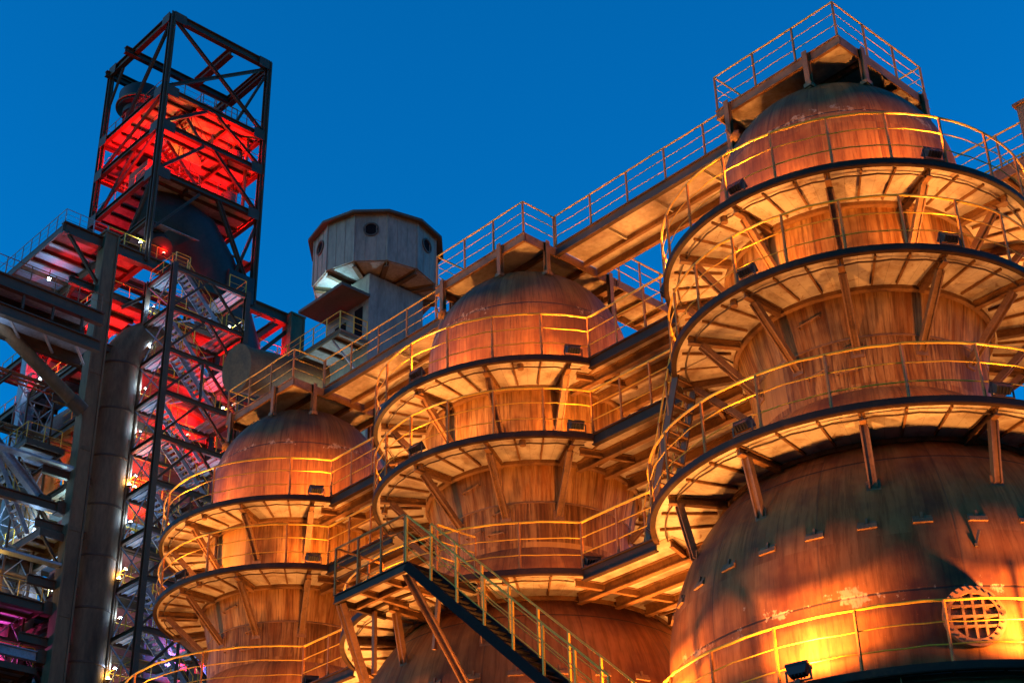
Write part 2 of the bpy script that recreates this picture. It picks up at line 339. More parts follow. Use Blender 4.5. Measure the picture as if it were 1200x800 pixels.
def make_stove(i):
    root = thing('hot_stove', STOVE_LABEL[i], 'hot stove', (SX[i], SY, 0), 0, 'domed hot stoves in a row')
    MB().lathe([(DR * cos(rad(a)), DZ + DR * sin(rad(a))) for a in range(0, 86, 4)] + [(.25, DZ + DR - .01), (0, DZ + DR)], 96).lathe([(DR, Z1 - .02), (DR, DZ)], 96).build('dome', 'dome', root)
    MB().lathe([(2.78, 18.72), (2.785, 18.9), (2.85, 20.2)], 96).build('lower_neck', 'necklow', root)
    MB().lathe([(2.85, 20.2), (2.99, 20.78), (DR - .01, Z2), (DR - .01, Z1)], 96).build('neck_shell', 'neck', root)
    MB().lathe([(2.85, 20.17), (2.872, 20.18), (2.876, 20.22), (2.86, 20.23)], 96).build('seam_band', 'steel', root)
    prof = [(shell_r(z), z) for z in (17.05, 17.3, 17.6, 17.9, 18.2, 18.5, 18.7, 18.9)][::-1]
    sph = [(shell_r(z), z) for z in [17.0 - .25 * k for k in range(16)]] + [(LR, LZ)]
    MB().lathe(prof + sph, 96).lathe([(LR, LZ), (LR, .14)], 96).build('lower_vessel', 'vessel', root)
    f = MB()
    for k in range(24):
        a = rad(15 * k); f.bar((cos(a) * LR * .995, sin(a) * LR * .995, .2), (cos(a) * 5.75, sin(a) * 5.75, .2), .1, .1)
    f.lathe([(LR - .05, .15), (5.9, .15), (5.9, .25), (LR - .05, .25)], 64, closed_prof=True, smooth=False); f.build('foot_ring', 'steel', root)
    # lifting lugs round the shoulder of the lower vessel
    for k in range(30):
        a = rad(-38.5 - 12 * k); r = shell_r(14.57); c, s_ = cos(a), sin(a); t = Vector((-s_, c, 0)); n = Vector((c, s_, .25)).normalized(); p = Vector((c * r, s_ * r, 14.57)) - n * .02
        q = MB(); q.bar(p - t * .19, p - t * .05, .16, .06, n); q.bar(p + t * .05, p + t * .19, .16, .06, n); q.bar(p - t * .2 + Vector((0, 0, -.05)) + n * .05, p + t * .2 + Vector((0, 0, -.05)) + n * .05, .1, .05, n)
        q.bar(p + Vector((0, 0, .02)), p + Vector((0, 0, .16)) - n * .03, .05, .1, n)
        q.build('lug', 'steel', root)
    # hand grips and small nozzles on neck and dome
    for a, z, w, h in ((-62, 19.9, .5, .35), (-79, 20.75, .55, .4), (-80, 19.45, .5, .3), (-66, 19.35, .45, .0)):
        r0 = shell_r(z) + .005; aa = rad(a); pts = []
        for u, v, o in ((-w / 2, 0, 0), (-w / 2, 0, .12), (w / 2, h * .3, .12), (w / 2, h * .3, 0)):
            b_ = aa + u / r0; pts.append((cos(b_) * (r0 + o), sin(b_) * (r0 + o), z + v))
        MB().tube(pts, .02, 6).build('grip_bar', 'steel', root)
    aa = rad(-118); r = shell_r(27.6); n = Vector((cos(aa) * r, sin(aa) * r, 27.6 - DZ)).normalized(); p = Vector((0, 0, DZ)) + n * (DR - .05)
    nz = MB().tube([p, p + n * .16], .13, 16).tube([p + n * .16, p + n * .22], .19, 16).tube([p + n * .2 + Vector((0, 0, -.1)), p + n * .36 + Vector((-.1, 0, .12)), p + n * .2 + Vector((-.2, 0, .25))], .035, 6).build('dome_nozzle', 'steel', root)
    MB().tube([p + n * .22, p + n * .27], .14, 12).build('flange', 'steel', nz)
    # slender pipe running down the neck
    a = rad(-93); MB().tube([(cos(a) * (DR + .1), sin(a) * (DR + .1), 23.6), (cos(a) * (DR + .1), sin(a) * (DR + .1), 21.5)], .05, 8).build('drain_pipe', 'steel', root)
    if i == 2:
        a, el = rad(-44.2), rad(-8.4); n = Vector((cos(a) * cos(el), sin(a) * cos(el), sin(el))); c = Vector((0, 0, LZ)) + n * (LR - .25); c = Vector((n.x * LR * .985, n.y * LR * .985, 12.36))
        n = Vector((cos(a), sin(a), -.02)).normalized(); t = n.cross(Vector((0, 0, 1))).normalized(); u = t.cross(n)
        man = MB().tube([c - n * .3, c + n * .24], .45, 48).build('manhole', 'steel', root)
        q = MB(); vs = []
        for r_, h_ in ((.455, -.3), (.54, -.3), (.54, .26), (.60, .26), (.60, .38), (.455, .38)):
            vs += [c + (t * cos(2 * pi * k / 48) + u * sin(2 * pi * k / 48)) * r_ + n * h_ for k in range(48)]
        q.add(vs, [(m_ * 48 + k, m_ * 48 + (k + 1) % 48, ((m_ + 1) % 6) * 48 + (k + 1) % 48, ((m_ + 1) % 6) * 48 + k) for m_ in range(6) for k in range(48)], True); q.build('rim', 'duct', man)
        MB().tube([c + n * .242, c + n * .28], .452, 48).build('cover', 'steel', man)
        q = MB()
        for o in (-.2, .0, .2):
            L_ = sqrt(.45 ** 2 - o * o); q.bar(c + n * .32 + t * o - u * L_, c + n * .32 + t * o + u * L_, .05, .09, n); q.bar(c + n * .324 + u * o - t * L_, c + n * .324 + u * o + t * L_, .05, .09, n)
        q.build('stiffening_grid', 'steel', man)
        for k in range(24):
            b_ = 2 * pi * k / 24; p = c + (t * cos(b_) + u * sin(b_)) * .53; MB().tube([p + n * .36, p + n * .41], .024, 6).build('bolt', 'dark', man)
        q = MB(); p = c + u * 1.55 - t * .35; q.bar(p - n * .25, p + n * .1, .06, .06); q.bar(p + n * .1 + u * .3 - t * .1, p + n * .05, .03, .05); q.build('hinge_post', 'dark', root)
    return root
for i in range(3): make_stove(i)

# ------------------------------------------------------------------ ring galleries
LEVELS = [('top', Z1, 4.745, DR + .015, 1.85, 1.42), ('second', Z2, 4.727, DR + .005, 1.85, 1.42), ('third', Z3, 5.546, 3.86, 2.9, 1.36), ('lowest', Z4, 5.814, LR + .012, 2.9, 1.3)]
HASL, HASR = [False, True, True], [True, True, False]
FLOOD_AZ = (-29, -87, -147, 153, 93, 33)
def arcs(i, R, yb):
    b = math.degrees(math.asin(yb / R)) if yb else 0
    l, r = HASL[i], HASR[i]
    if l and r: return [(-180 + b, -b), (b, 180 - b)]
    if r: return [(b, 360 - b)]
    return [(-180 + b, 180 - b)]
def make_gallery(i, k):
    nm, z, R, Ri, yb, rh = LEVELS[k]
    root = thing('ring_gallery', f'{nm} round gallery with yellow handrail circling the {WHICH[i]}', 'gallery', (SX[i], SY, z), 0, 'round galleries of the hot stoves')
    dk = MB().lathe([(Ri, -.022), (R - .03, -.022), (R - .03, 0), (Ri, 0)], 96, closed_prof=True).build('deck', 'ringsoffit', root)
    rl = []
    for a0, a1 in arcs(i, R, yb):
        m = MB(); n = max(8, int((a1 - a0) / 3.5)); m.lathe([(R - .025, -.075), (R + .03, -.075), (R + .03, .075), (R - .025, .075)], n, rad(a0), rad(a1), True)
        m.lathe([(R - .10, -.09), (R + .015, -.09), (R + .015, -.075), (R - .10, -.075)], n, rad(a0), rad(a1), True)
        rl.append((a0, a1)); m.build('rim', 'rim', root)
    MB().lathe([(Ri - .03, -.16), (Ri + .07, -.13), (Ri + .07, -.026), (Ri - .03, -.026)], 96, closed_prof=True).build('inner_collar', 'steel', root)
    lo, ro = {0: (4.25, 1.45), 1: (4.25, 1.55), 2: (5.15, 1.55), 3: (5.6, 1.3)}[k]
    for a in range(-30, -390, -30):
        aa = rad(a); c, s_ = cos(aa), sin(aa)
        if k < 3 and ((HASR[i] and abs(s_ * R) < yb and c > 0) or (HASL[i] and abs(s_ * R) < yb and c < 0)): continue
        rs = shell_r(z - ro) + .01; u = Vector((c, s_, 0)); t = Vector((-s_, c, 0))
        q = MB(); q.ibeam(u * (Ri + .1) + Vector((0, 0, -.15)), u * (R - .16) + Vector((0, 0, -.15)), .14, .2)
        p0, p1 = u * lo + Vector((0, 0, -.25)), u * rs + Vector((0, 0, -ro))
        for o in (-.075, .075): q.bar(p0 + t * o, p1 + t * o, .035, .15, u)
        q.bar(p0, p1, .13, .03, u)
        q.bar(p1 + Vector((0, 0, .16)), p1 - Vector((0, 0, .14)), .3, .03, u); q.build('bracket', 'steel', root)
    for a in range(-30, -390, -30):
        for d in (10, 20):
            aa = rad(a + d); u = Vector((cos(aa), sin(aa), 0)); MB().bar(u * (Ri + .17) + Vector((0, 0, -.055)), u * (R - .2) + Vector((0, 0, -.055)), .045, .065).build('joist', 'steel', dk)
    for a0, a1 in rl:
        n = max(8, int((a1 - a0) / 5)); rc = R - .33
        cd = MB().tube([(cos(rad(a0 + 2 + (a1 - a0 - 4) * j / n)) * rc, sin(rad(a0 + 2 + (a1 - a0 - 4) * j / n)) * rc, -.115 - (.03 if j % 2 else 0)) for j in range(n + 1)], .022, 6).build('conduit', 'dark', root)
        for j in range(3):
            aa = rad(a0 + (a1 - a0) * (j + .62) / 3.2); MB().tube([(cos(aa) * rc, sin(aa) * rc, -.19), (cos(aa) * rc, sin(aa) * rc, -.03)], .09, 8).build('junction_box', 'steel', cd)
    for a0, a1 in rl:
        n = max(6, int((a1 - a0) / 4)); full = not HASL[i] and not HASR[i]
        P = [Vector((cos(rad(a0 + (a1 - a0) * j / n)) * (R - .02), sin(rad(a0 + (a1 - a0) * j / n)) * (R - .02), .0)) for j in range(n + 1)]
        ns_ = max(3, round((a1 - a0) / 16.5)); posts = [Vector((cos(rad(a0 + (a1 - a0) * j / ns_)) * (R - .02), sin(rad(a0 + (a1 - a0) * j / ns_)) * (R - .02), .0)) for j in range(ns_ + 1)]
        front = a0 < 0
        if not front: posts = posts[::2]
        railing(root, P, rh, r=.031, mids=(.33, .67), curved=posts)
    return root
for i in range(3):
    for k in range(4): make_gallery(i, k)

# ------------------------------------------------------------------ floodlights on the galleries
def make_flood(tl, watts, cone):
    """origin at the foot on the deck edge; +x looks inwards at the shell"""
    root = empty('floodlight')
    tilt = Matrix.Rotation(rad(-tl), 4, 'Y')
    def T(mb): mb.v = [tuple(tilt @ Vector(v) + Vector((0, 0, .20))) for v in mb.v]; return mb
    h = MB(); h.add([(-.10, -.17, -.08), (-.10, .17, -.08), (-.10, .17, .08), (-.10, -.17, .08), (.07, -.22, -.11), (.07, .22, -.11), (.07, .22, .11), (.07, -.22, .11)],
                    [(0, 1, 2, 3), (0, 4, 5, 1), (1, 5, 6, 2), (2, 6, 7, 3), (3, 7, 4, 0)])
    for s_ in (-1, 1): h.box(.07, s_ * .22 - .012, -.12, .13, s_ * .22 + .012, .12); h.box(.07, -.208, s_ * .11 - .01, .13, .208, s_ * .11 + .01)
    for y in (-.11, -.04, .04, .11): h.box(-.14, y - .01, -.07, -.101, y + .01, .07)
    T(h).build('housing', 'black', root)
    T(MB().box(.072, -.2, -.098, .08, .2, .098)).build('lens', 'lens', root)
    b = MB()
    for s_ in (-1, 1): b.bar((0, s_ * .25, 0), (0, s_ * .25, .25), .04, .02)
    b.bar((0, -.25, .012), (0, .25, .012), .05, .025); b.build('yoke', 'dark', root)
    ld = bpy.data.lights.new('flood_bulb', 'SPOT'); ld.energy = watts; ld.color = ORANGE; ld.spot_size = rad(cone); ld.spot_blend = .7; ld.shadow_soft_size = .10
    lo = bpy.data.objects.new('flood_bulb', ld); C.objects.link(lo); lo.parent = root
    d = tilt.to_3x3() @ Vector((1, 0, 0)); lo.location = d * .12 + Vector((0, 0, .20)); lo.rotation_euler = (-d).to_track_quat('Z', 'Y').to_euler()
    return root
flood = make_flood(40, P_FLOOD, 165); flood_top = make_flood(46, P_FLOOD * 2.2, 160); flood_low = make_flood(72, P_FLOOD_LOW, 164)
MB().bar((-.1, 0, -.02), (.95, 0, -.02), .1, .08).build('outrigger_arm', 'dark', flood_low)
index_kids(flood)
FLOOD_LOW_AZ = (-33, -77, -121, -165, 151, 107, 63, 19)
WHERE = {-33: 'right front edge', -77: 'front edge', -121: 'left front edge', -165: 'left edge', 151: 'rear left edge', 107: 'rear edge', 63: 'rear right edge', 19: 'right edge', -29: 'front right edge', -87: 'front centre edge', -147: 'left front edge', 153: 'left rear edge', 93: 'rear edge', 33: 'right rear edge'}
used = set()
for i in range(3):
    for k in range(4):
        nm, z, R, *_ = LEVELS[k]
        for a in (FLOOD_LOW_AZ if k == 3 else FLOOD_AZ):
            src = flood_low if k == 3 else flood_top if k == 0 else flood
            o = copy_tree(src) if src in used else src; used.add(src)
            rr = R + .02 if k < 3 else R + .48
            o.location = (SX[i] + cos(rad(a)) * rr, SY + sin(rad(a)) * rr, z + (.076 if k < 3 else -.06)); o.rotation_euler = (0, 0, rad(a + 180))
            tag(o, f'small black floodlight on the {WHERE[a]} of the {nm} gallery of the {WHICH[i]}', 'floodlight', 'floodlights on the stove galleries')

# ------------------------------------------------------------------ bridges between the galleries
def make_bridge(i, k):
    nm, z, R, Ri, yb, rh = LEVELS[k]
    root = thing('gallery_bridge', f'straight bridge deck joining the {nm} galleries of the {WHICH[i]} and {WHICH[i + 1]}', 'bridge', ((SX[i] + SX[i + 1]) / 2, SY, z), 0, 'bridges between neighbouring stoves')
    xe = SP / 2 - sqrt(R * R - yb * yb) + .02
    MB().box(-xe - .5, -yb, -.036, xe + .5, yb, -.006).build('deck', 'soffit', root)
    for s_ in (-1, 1):
        MB().ibeam((-xe, s_ * yb, -.09), (xe, s_ * yb, -.09), .16, .34).build('edge_beam', 'rim', root)
    ys = {0: (-1.25, -.35, .7), 1: (-1.1, -.2, .8), 2: (-2.0, -1.0, 0, 1.0), 3: (-2, -1, 1)}[k]
    for y in ys:
        rs = max(Ri + .05, shell_r(z - .3) + .12); xs = SP / 2 - (sqrt(rs * rs - y * y) if abs(y) < rs else 0)
        MB().ibeam((-xs, y, -.185), (xs, y, -.185), .16, .3).build('joist', 'steel', root)
    for s_ in (-1, 1):
        MB().ibeam((s_ * (SP / 2 - R * .78), -yb + .1, -.15), (s_ * (SP / 2 - R * .93), 0, -.15), .1, .2).build('cross_beam', 'steel', root)
    for s_ in (-1, 1):
        railing(root, [(-xe, s_ * yb, .08), (xe, s_ * yb, .08)], rh - .08, 1.15, r=.036, mids=(.33, .67))
    return root
for i in range(2):
    for k in range(3): make_bridge(i, k)

# ------------------------------------------------------------------ platforms over the domes, walkways between them
ZP = 29.3
PL = ['small square rail topped platform above the dome of the leftmost stove', 'square platform with yellow rails above the dome of the middle stove', 'square platform with yellow rails above the dome of the rightmost and nearest stove']
def frame_deck(root, x0, y0, x1, y1, h=.32, beams=(), mat='steel', deck='soffit'):
    MB().box(x0 + .06, y0 + .06, -.05, x1 - .06, y1 - .06, -.02).build('deck', deck, root)
    f = MB()
    f.ibeam((x0, y0 + .05, -h / 2), (x1, y0 + .05, -h / 2), .1, h); f.ibeam((x0, y1 - .05, -h / 2), (x1, y1 - .05, -h / 2), .1, h)
    f.bar((x0 + .03, y0 + .1, -h / 2), (x0 + .03, y1 - .1, -h / 2), .05, h - .01); f.bar((x1 - .03, y0 + .1, -h / 2), (x1 - .03, y1 - .1, -h / 2), .05, h - .01)
    f.build('edge_frame', mat, root)
    for a, b in beams: MB().ibeam((*a, -.16), (*b, -.16), .1, .2).build('joist', mat, root)
for i in range(3):
    root = thing('dome_platform', PL[i], 'platform', (SX[i], SY, ZP), 0, 'platforms above the domes')
    frame_deck(root, -2.2, -1.98, 1.98, 2.1, .32, [((-2.1, -.75), (1.9, -.75)), ((-2.1, .8), (1.9, .8))])
    for x, y in ((.95, -2.02), (-1.75, -2.02), (2.02, -1.05), (2.02, 1.75), (-2.24, -1.2), (-2.24, 1.5), (-1.2, 2.14), (1.2, 2.14)):
        zb = shell_r_z = DZ + sqrt(max(0, DR * DR - x * x - y * y)) - ZP
        q = MB(); d = (0, 1, 0) if abs(y) > 1.97 else (1, 0, 0)
        q.ibeam((x, y, .02), (x, y, zb - .06), .15, .15, d, .03); q.bar((x, y, zb - .02), (x, y, zb + .1), .24, .22); q.build('leg', 'steel', root)
    z = .0; A = [(-2.15, -.6, z), (-2.15, -1.93, z), (1.93, -1.93, z), (1.93, -.6, z)] if i < 2 else [(-2.15, -.6, z), (-2.15, -1.93, z), (1.93, -1.93, z), (1.93, 2.05, z), (1.0, 2.05, z)]
    if i == 0: A = [(-2.15, 2.05, z), (-2.15, -1.93, z), (1.93, -1.93, z), (1.93, -.6, z)]
    railing(root, A, 1.17, 1.42, r=.028, mids=(.34, .67))
for i in range(2):
    root = thing('dome_walkway', f'straight railed walkway between the domes of the {WHICH[i]} and the {WHICH[i + 1]}', 'walkway', (SX[i], SY, ZP), 0, 'walkways between the dome platforms')
    x0, x1 = 2.0, SP - 2.22
    MB().box(x0 + .05, -.55, -.06, x1 - .05, 1.15, -.03).build('deck', 'soffit', root)
    for y in (-.6, 1.2): MB().ibeam((x0 + .02, y, -.16), (x1 - .02, y, -.16), .16, .36).build('edge_beam', 'dark' if y < 0 else 'steel', root)
    MB().bar((x0 + .02, .62, -.13), (x1 - .02, .62, -.13), .12, .16).build('stringer', 'steel', root)
    for k in range(1, 4):
        MB().ibeam((x0 + (x1 - x0) * k / 4, -.5, -.12), (x0 + (x1 - x0) * k / 4, .55, -.12), .06, .1).build('joist', 'soffit', root)
    for y in (-.6, 1.2): railing(root, [(x0, y, .02), (x1, y, .02)], 1.17, 1.5, r=.028, mids=(.34, .67))
def yway(x0, x1, y0, y1, label, loc):
    root = thing('cross_walkway', label, 'walkway', loc, 0)
    frame_deck(root, x0, y0, x1, y1, .3, [((x0 + .1, y0 + .9 * k + .5), (x1 - .1, y0 + .9 * k + .5)) for k in range(int((y1 - y0) / .9))])
    return root
root = yway(.5, 1.98, 2.12, 8.5, 'narrow walkway running back from the middle stove platform behind its dome', (SX[1], SY, ZP))
for x in (.55, 1.93): railing(root, [(x, 1.3 if x > 1 else 2.1, .0), (x, 8.4, .0)], 1.17, .95, r=.03, mids=(.34, .67))
root = yway(-1.5, -.1, 2.12, 6.3, 'short walkway hidden behind the dome of the rightmost stove', (SX[2], SY, ZP))
root = thing('rear_walkway', 'thin railed walkway leaving the picture behind the rightmost dome', 'walkway', (SX[2], SY, ZP))
frame_deck(root, -1.4, 6.32, 9, 7.8, .42, [((x, 6.4), (x, 7.7)) for x in (0, 1.5, 3, 4.5, 6)])
railing(root, [(-1.3, 6.36, 0), (8.9, 6.36, 0)], 1.17, 1.5, r=.03, mids=(.34, .67)); railing(root, [(.2, 7.74, 0), (8.9, 7.74, 0)], 1.17, 1.5, r=.03, mids=(.34, .67))
root = thing('valve_housing', 'grey boxy steel housing with a rusty lid at the right picture edge', 'housing', (SX[2] + 3.05, SY + 5.0, 28.2))
MB().box(0, 0, 0, 2.2, 1.2, 1.75).build('body', 'concrete', root); MB().box(-.08, -.08, 1.752, 2.28, 1.28, 1.84).build('lid', 'steel', root)
MB().box(.05, .05, -28.2 + .16, .3, .3, -.002).build('post', 'dark', root)
MB().box(1.9, .05, -28.2 + .16, 2.15, .3, -.002).build('post', 'dark', root)

# ladder stair from the second level bridge down to the third gallery of the nearest stove
root = thing('ladder_stair', 'steep open tread stair dropping onto the third gallery of the rightmost stove', 'stair', (SX[2], SY, Z3))
a, b, n = Vector((-3.75, -2.75, Z2 - Z3)), Vector((-5.15, -2.75, .1)), 13
for o_ in (0, .72): MB().bar(a + Vector((0, o_, 0)), b + Vector((0, o_, 0)), .05, .2).build('stringer', 'dark', root)
q = MB()
for k in range(n):
    p = a.lerp(b, (k + .5) / n); q.bar(p, p + Vector((0, .72, 0)), .22, .04)
q.build('tread', 'steel', root)
for o_ in (0, .72): railing(root, [a + Vector((0, o_, 0)), b + Vector((0, o_, 0))], 1.0, 1.2, .026, (.5,))
MB().box(-3.75, -2.85, Z2 - Z3 - .06, -2.4, -1.7, Z2 - Z3 - .01).build('top_landing', 'soffit', root)

# front landing and stair of the middle stove
root = thing('stair_landing', 'angular railed landing on slanting struts in front of the middle stove', 'landing', (SX[1], SY, Z3))
x0, x1, y0, y1 = -.55, 2.35, -6.75, -5.35
MB().box(x0, y0, -.05, x1, y1 + .25, -.026).build('deck', 'soffit', root)
f = MB(); f.ibeam((x0, y0, -.13), (x1, y0, -.13), .1, .24); f.ibeam((x0, y0 + .06, -.13), (x0, y1 + .3, -.13), .1, .24); f.ibeam((x1, y0 + .06, -.13), (x1, y1 + .9, -.13), .1, .24); f.build('edge_frame', 'rim', root)
for x in (.4, 1.4): MB().ibeam((x, y0 + .05, -.14), (x, y1 + .3, -.14), .1, .16).build('joist', 'steel', root)
MB().ibeam((x0 + .05, -6.05, -.15), (x1 - .05, -6.05, -.15), .1, .16).build('joist', 'steel', root)
for (xa, ya) in ((x0 + .15, y0 + .1), (x1 - .1, y0 + .1)):
    u = Vector((xa * 1.5, ya + .2, 0)).normalized(); r1 = shell_r(Z3 - 3.0) + .05
    q = MB()
    p0, p1 = Vector((xa, ya, -.26)), Vector((u.x * r1, u.y * r1, -3.0)); t = Vector((-u.y, u.x, 0))
    q.bar(p0 + t * .09, p1 + t * .09, .03, .18, u); q.bar(p0 - t * .09, p1 - t * .09, .03, .18, u); q.bar(p0, p1, .16, .03, u); q.build('strut', 'steel', root)
    q = MB(); q.bar((xa, ya + 1.1, -.2), (xa * .9, ya + 1.1, -1.9), .1, .1); q.build('hanger_post', 'steel', root)
railing(root, [(x0, y1 + .15, .0), (x0, y0, .0), (x1 - .05, y0, .0)], 1.3, 1.0, r=.034, mids=(.33, .66), mat='post')
railing(root, [(x1, y1 + .9, 0), (x1, y0 + 1.0, 0)], 1.3, 1.0, r=.03, mids=(.33, .66))
root = thing('long_stair', 'long blue grey stair with slotted treads descending to the right from the landing', 'stair', (SX[1], SY, Z3))
a, b, n = Vector((2.36, -6.75, -.1)), Vector((9.0, -6.75, -6.0)), 26
for o_ in (0, .80): MB().bar(a + Vector((0, o_, 0)), b + Vector((0, o_, 0)), .07, .24).build('stringer', 'navy', root)
q = MB()
for k in range(n):
    p = a.lerp(b, (k + .4) / n); q.bar(p, p + Vector((0, .80, 0)), .24, .035)
q.build('tread', 'navy', root)
for o_ in (0, .80): railing(root, [a + Vector((0, o_, .1)), b + Vector((0, o_, .1))], 1.25, 1.25, .027, (.33, .66), pmat='yellow')
MB().box(8.6, -6.9, -6.1, 11, -5.6, -6.02).build('lower_landing', 'soffit', root)
# ================================================================== furnace side of the plant (far left)
FX, FY = -83.41, 44.62           # front column of the furnace head frame
A_, B_ = 8.93, 8.81
RED, WHITE, AMBER, CYAN = (1, .004, .003), (.32, .60, 1.0), (1, .55, .12), (.42, .88, 1.0)
LAMPN = [0]
LENS = {'red': 'red_lens', 'white': 'white_lens', 'amber': 'amber_lens', 'cyan': 'cyan_lens', 'magenta': 'magenta_lens', 'blue': 'blue_lens'}
LCOL = {'red': RED, 'white': WHITE, 'amber': AMBER, 'cyan': CYAN, 'magenta': (1, .08, .5), 'blue': (.08, .2, 1)}
LP = {}
def work_lamp(kind, p, watts, label, group, size=.22, drop=.5, up=True):
    """small bulkhead lamp: base, cage and glass, with its own bulb"""
    key = (kind, size, drop, up)
    s_ = 1 if up else -1
    if key not in LP:
        root = empty('work_lamp')
        MB().tube([(0, 0, 0), (0, 0, s_ * (drop - .05))], .03, 6).lathe([(0, s_ * (drop - .06)), (size * .8, s_ * (drop - .06)), (size * .8, s_ * drop), (0, s_ * drop)], 12, smooth=False).build('bracket', 'dark', root)
        MB().lathe([(size * .7 * cos(a), s_ * (drop + .002 + size * sin(a))) for a in (0, .4, .8, 1.2)] + [(0, s_ * (drop + .002 + size))], 12).build('lens', LENS[kind], root)
        q = MB()
        for k in range(4):
            a = k * pi / 4; q.tube([(size * .8 * cos(a), size * .8 * sin(a), s_ * drop), (size * .8 * cos(a) * .8, size * .8 * sin(a) * .8, s_ * (drop + size * 1.1)), (-size * .8 * cos(a) * .8, -size * .8 * sin(a) * .8, s_ * (drop + size * 1.1)), (-size * .8 * cos(a), -size * .8 * sin(a), s_ * drop)], .01, 4)
        q.build('wire_guard', 'dark', root); LP[key] = root; o = root; index_kids(root)
    else: o = copy_tree(LP[key])
    o.location = p; tag(o, label, 'lamp', group)
    for c in list(o.children):
        if c.type == 'LIGHT': bpy.data.objects.remove(c)
    ld = bpy.data.lights.new('lamp_bulb', 'POINT'); ld.energy = watts; ld.color = LCOL[kind]; ld.shadow_soft_size = size * .7
    b = bpy.data.objects.new('lamp_bulb', ld); C.objects.link(b); b.parent = o; b.location = (0, 0, s_ * (drop + size * 1.3 + .05))
    return o

# ---- head frame: four columns, ring beams, braces, three floors
root = thing('furnace_head_frame', 'tall dark lattice tower with red lit floors at the upper left', 'tower', (FX, FY, 0))
cn = {'f': (0, 0), 'l': (-A_, 0), 'r': (0, B_), 'b': (-A_, B_)}
ZT, D1, D2, D3, ZB = 85.0, 77.95, 74.7, 70.5, 63.0
for k, (x, y) in cn.items():
    q = MB(); q.ibeam((x, y, 30 if k in 'b' else 62.6), (x, y, ZT + .25), .42, .42, (1, 0, 0), .06); q.bar((x - .16, y, 62.6), (x - .16, y, ZT + .2), .03, .42); q.bar((x + .16, y, 62.6), (x + .16, y, ZT + .2), .03, .42); q.build('column', 'dark', root)
def rb(a, b, z, w=.4, h=.55, nm='beam', p=root, m='dark'): return MB().ibeam((*a, z), (*b, z), w, h).build(nm, m, p)
def lerp2(a, b, t): return (a[0] + (b[0] - a[0]) * t, a[1] + (b[1] - a[1]) * t)
for z in (ZT, D1, D2, D3, 66.4):
    for a, b in (('f', 'r'), ('f', 'l'), ('l', 'b'), ('r', 'b')):
        if z == 66.4 and (a, b) in (('f', 'r'),): continue
        pa, pb = cn[a], cn[b]; dx = Vector((pb[0] - pa[0], pb[1] - pa[1], 0)).normalized() * .26
        rb((pa[0] + dx.x, pa[1] + dx.y), (pb[0] - dx.x, pb[1] - dx.y), z - .1, .42 if z == ZT else .34, .68 if z == ZT else .44)
for z in (ZT, D1, D2, D3):
    for x, y, d in ((0, .55, 0), (0, B_ - .55, 0), (-.55, 0, 1), (-A_ + .55, 0, 1)):
        if d == 0: MB().box(.255, y - .5, z - .65, .285, y + .5, z + .25).build('gusset_plate', 'dark', root)
        else: MB().box(x - .5, -.285, z - .65, x + .5, -.255, z + .25).build('gusset_plate', 'dark', root)
# crane beams across the open top
rb((-.6 * A_, -.9), (-.6 * A_, B_ + .1), ZT - .42, .4, .6, 'crane_beam'); rb((-.98 * A_, -.6), (-.98 * A_, 1.8), ZT - .5, .35, .5, 'crane_beam')
rb((-.25, .62 * B_), (-.6 * A_ + .2, .62 * B_), ZT - .36, .5, .7, 'crane_beam'); rb((-.25, .985 * B_), (-.6 * A_ + .2, .985 * B_), ZT - .7, .45, .6, 'crane_beam')
def brace(a, za, b, zb, w=.24, p=root, m='dark', nm='brace'): return MB().ibeam((*a, za), (*b, zb), w, w, (0, 0, 1), .04).build(nm, m, p)
f, r, l, b4 = cn['f'], cn['r'], cn['l'], cn['b']
o = .0
brace((.05, .25), ZT - .4, (.05, B_ - .25), D1 + .3); brace((-.02, .25), D1 + .35, (-.02, B_ - .25), ZT - .55)
brace((-.1, B_ * .72), D1 + .2, (-.1, B_ - .25), ZT - 1.3, .2)
brace((-.25, .05), ZT - .4, (-A_ * .62, .05), D1 + .3); brace((-A_ + .25, .05), ZT - 3.5, (-A_ * .8, .05), ZT - .6, .18)
for zt, zb in ((D1, D2), (D2, D3)):
    brace((.04, .25), zb + .25, (.04, B_ * .42), zt - .35); brace((.04, B_ * .52), zt - .35, (.04, B_ - .3), zb + .25)
    brace((-.25, .04), zt - .4, (-A_ + .3, .04), zb + .3, .2); brace((-A_ - .0, B_ * .5), zt - .4, (-A_ - .0, .3), zb + .2, .2)
    brace((-.3, B_), zb + .25, (-A_ * .5, B_), zt - .3, .2); brace((-A_ * .55, B_), zt - .3, (-A_ + .3, B_), zb + .25, .2)
brace((.04, B_ * .60), D3 - .35, (.04, B_ - .3), ZB + .6, .28); brace((.04, B_ - .25), D3 - 1.3, (.04, B_ * .8), ZB + 1.2, .2)
brace((.04, B_ * .42), D3 - .5, (.04, .3), ZB + 2.6, .2)
brace((-.25, .04), D3 - .4, (-A_ * .55, .04), ZB + .4, .28); brace((-A_ * .62, .04), 66.2, (-A_ + .2, .04), ZB + .3, .2)
brace((-A_ + .3, .06), D3 - .4, (-A_ * .42, .06), D2 - .5, .22)
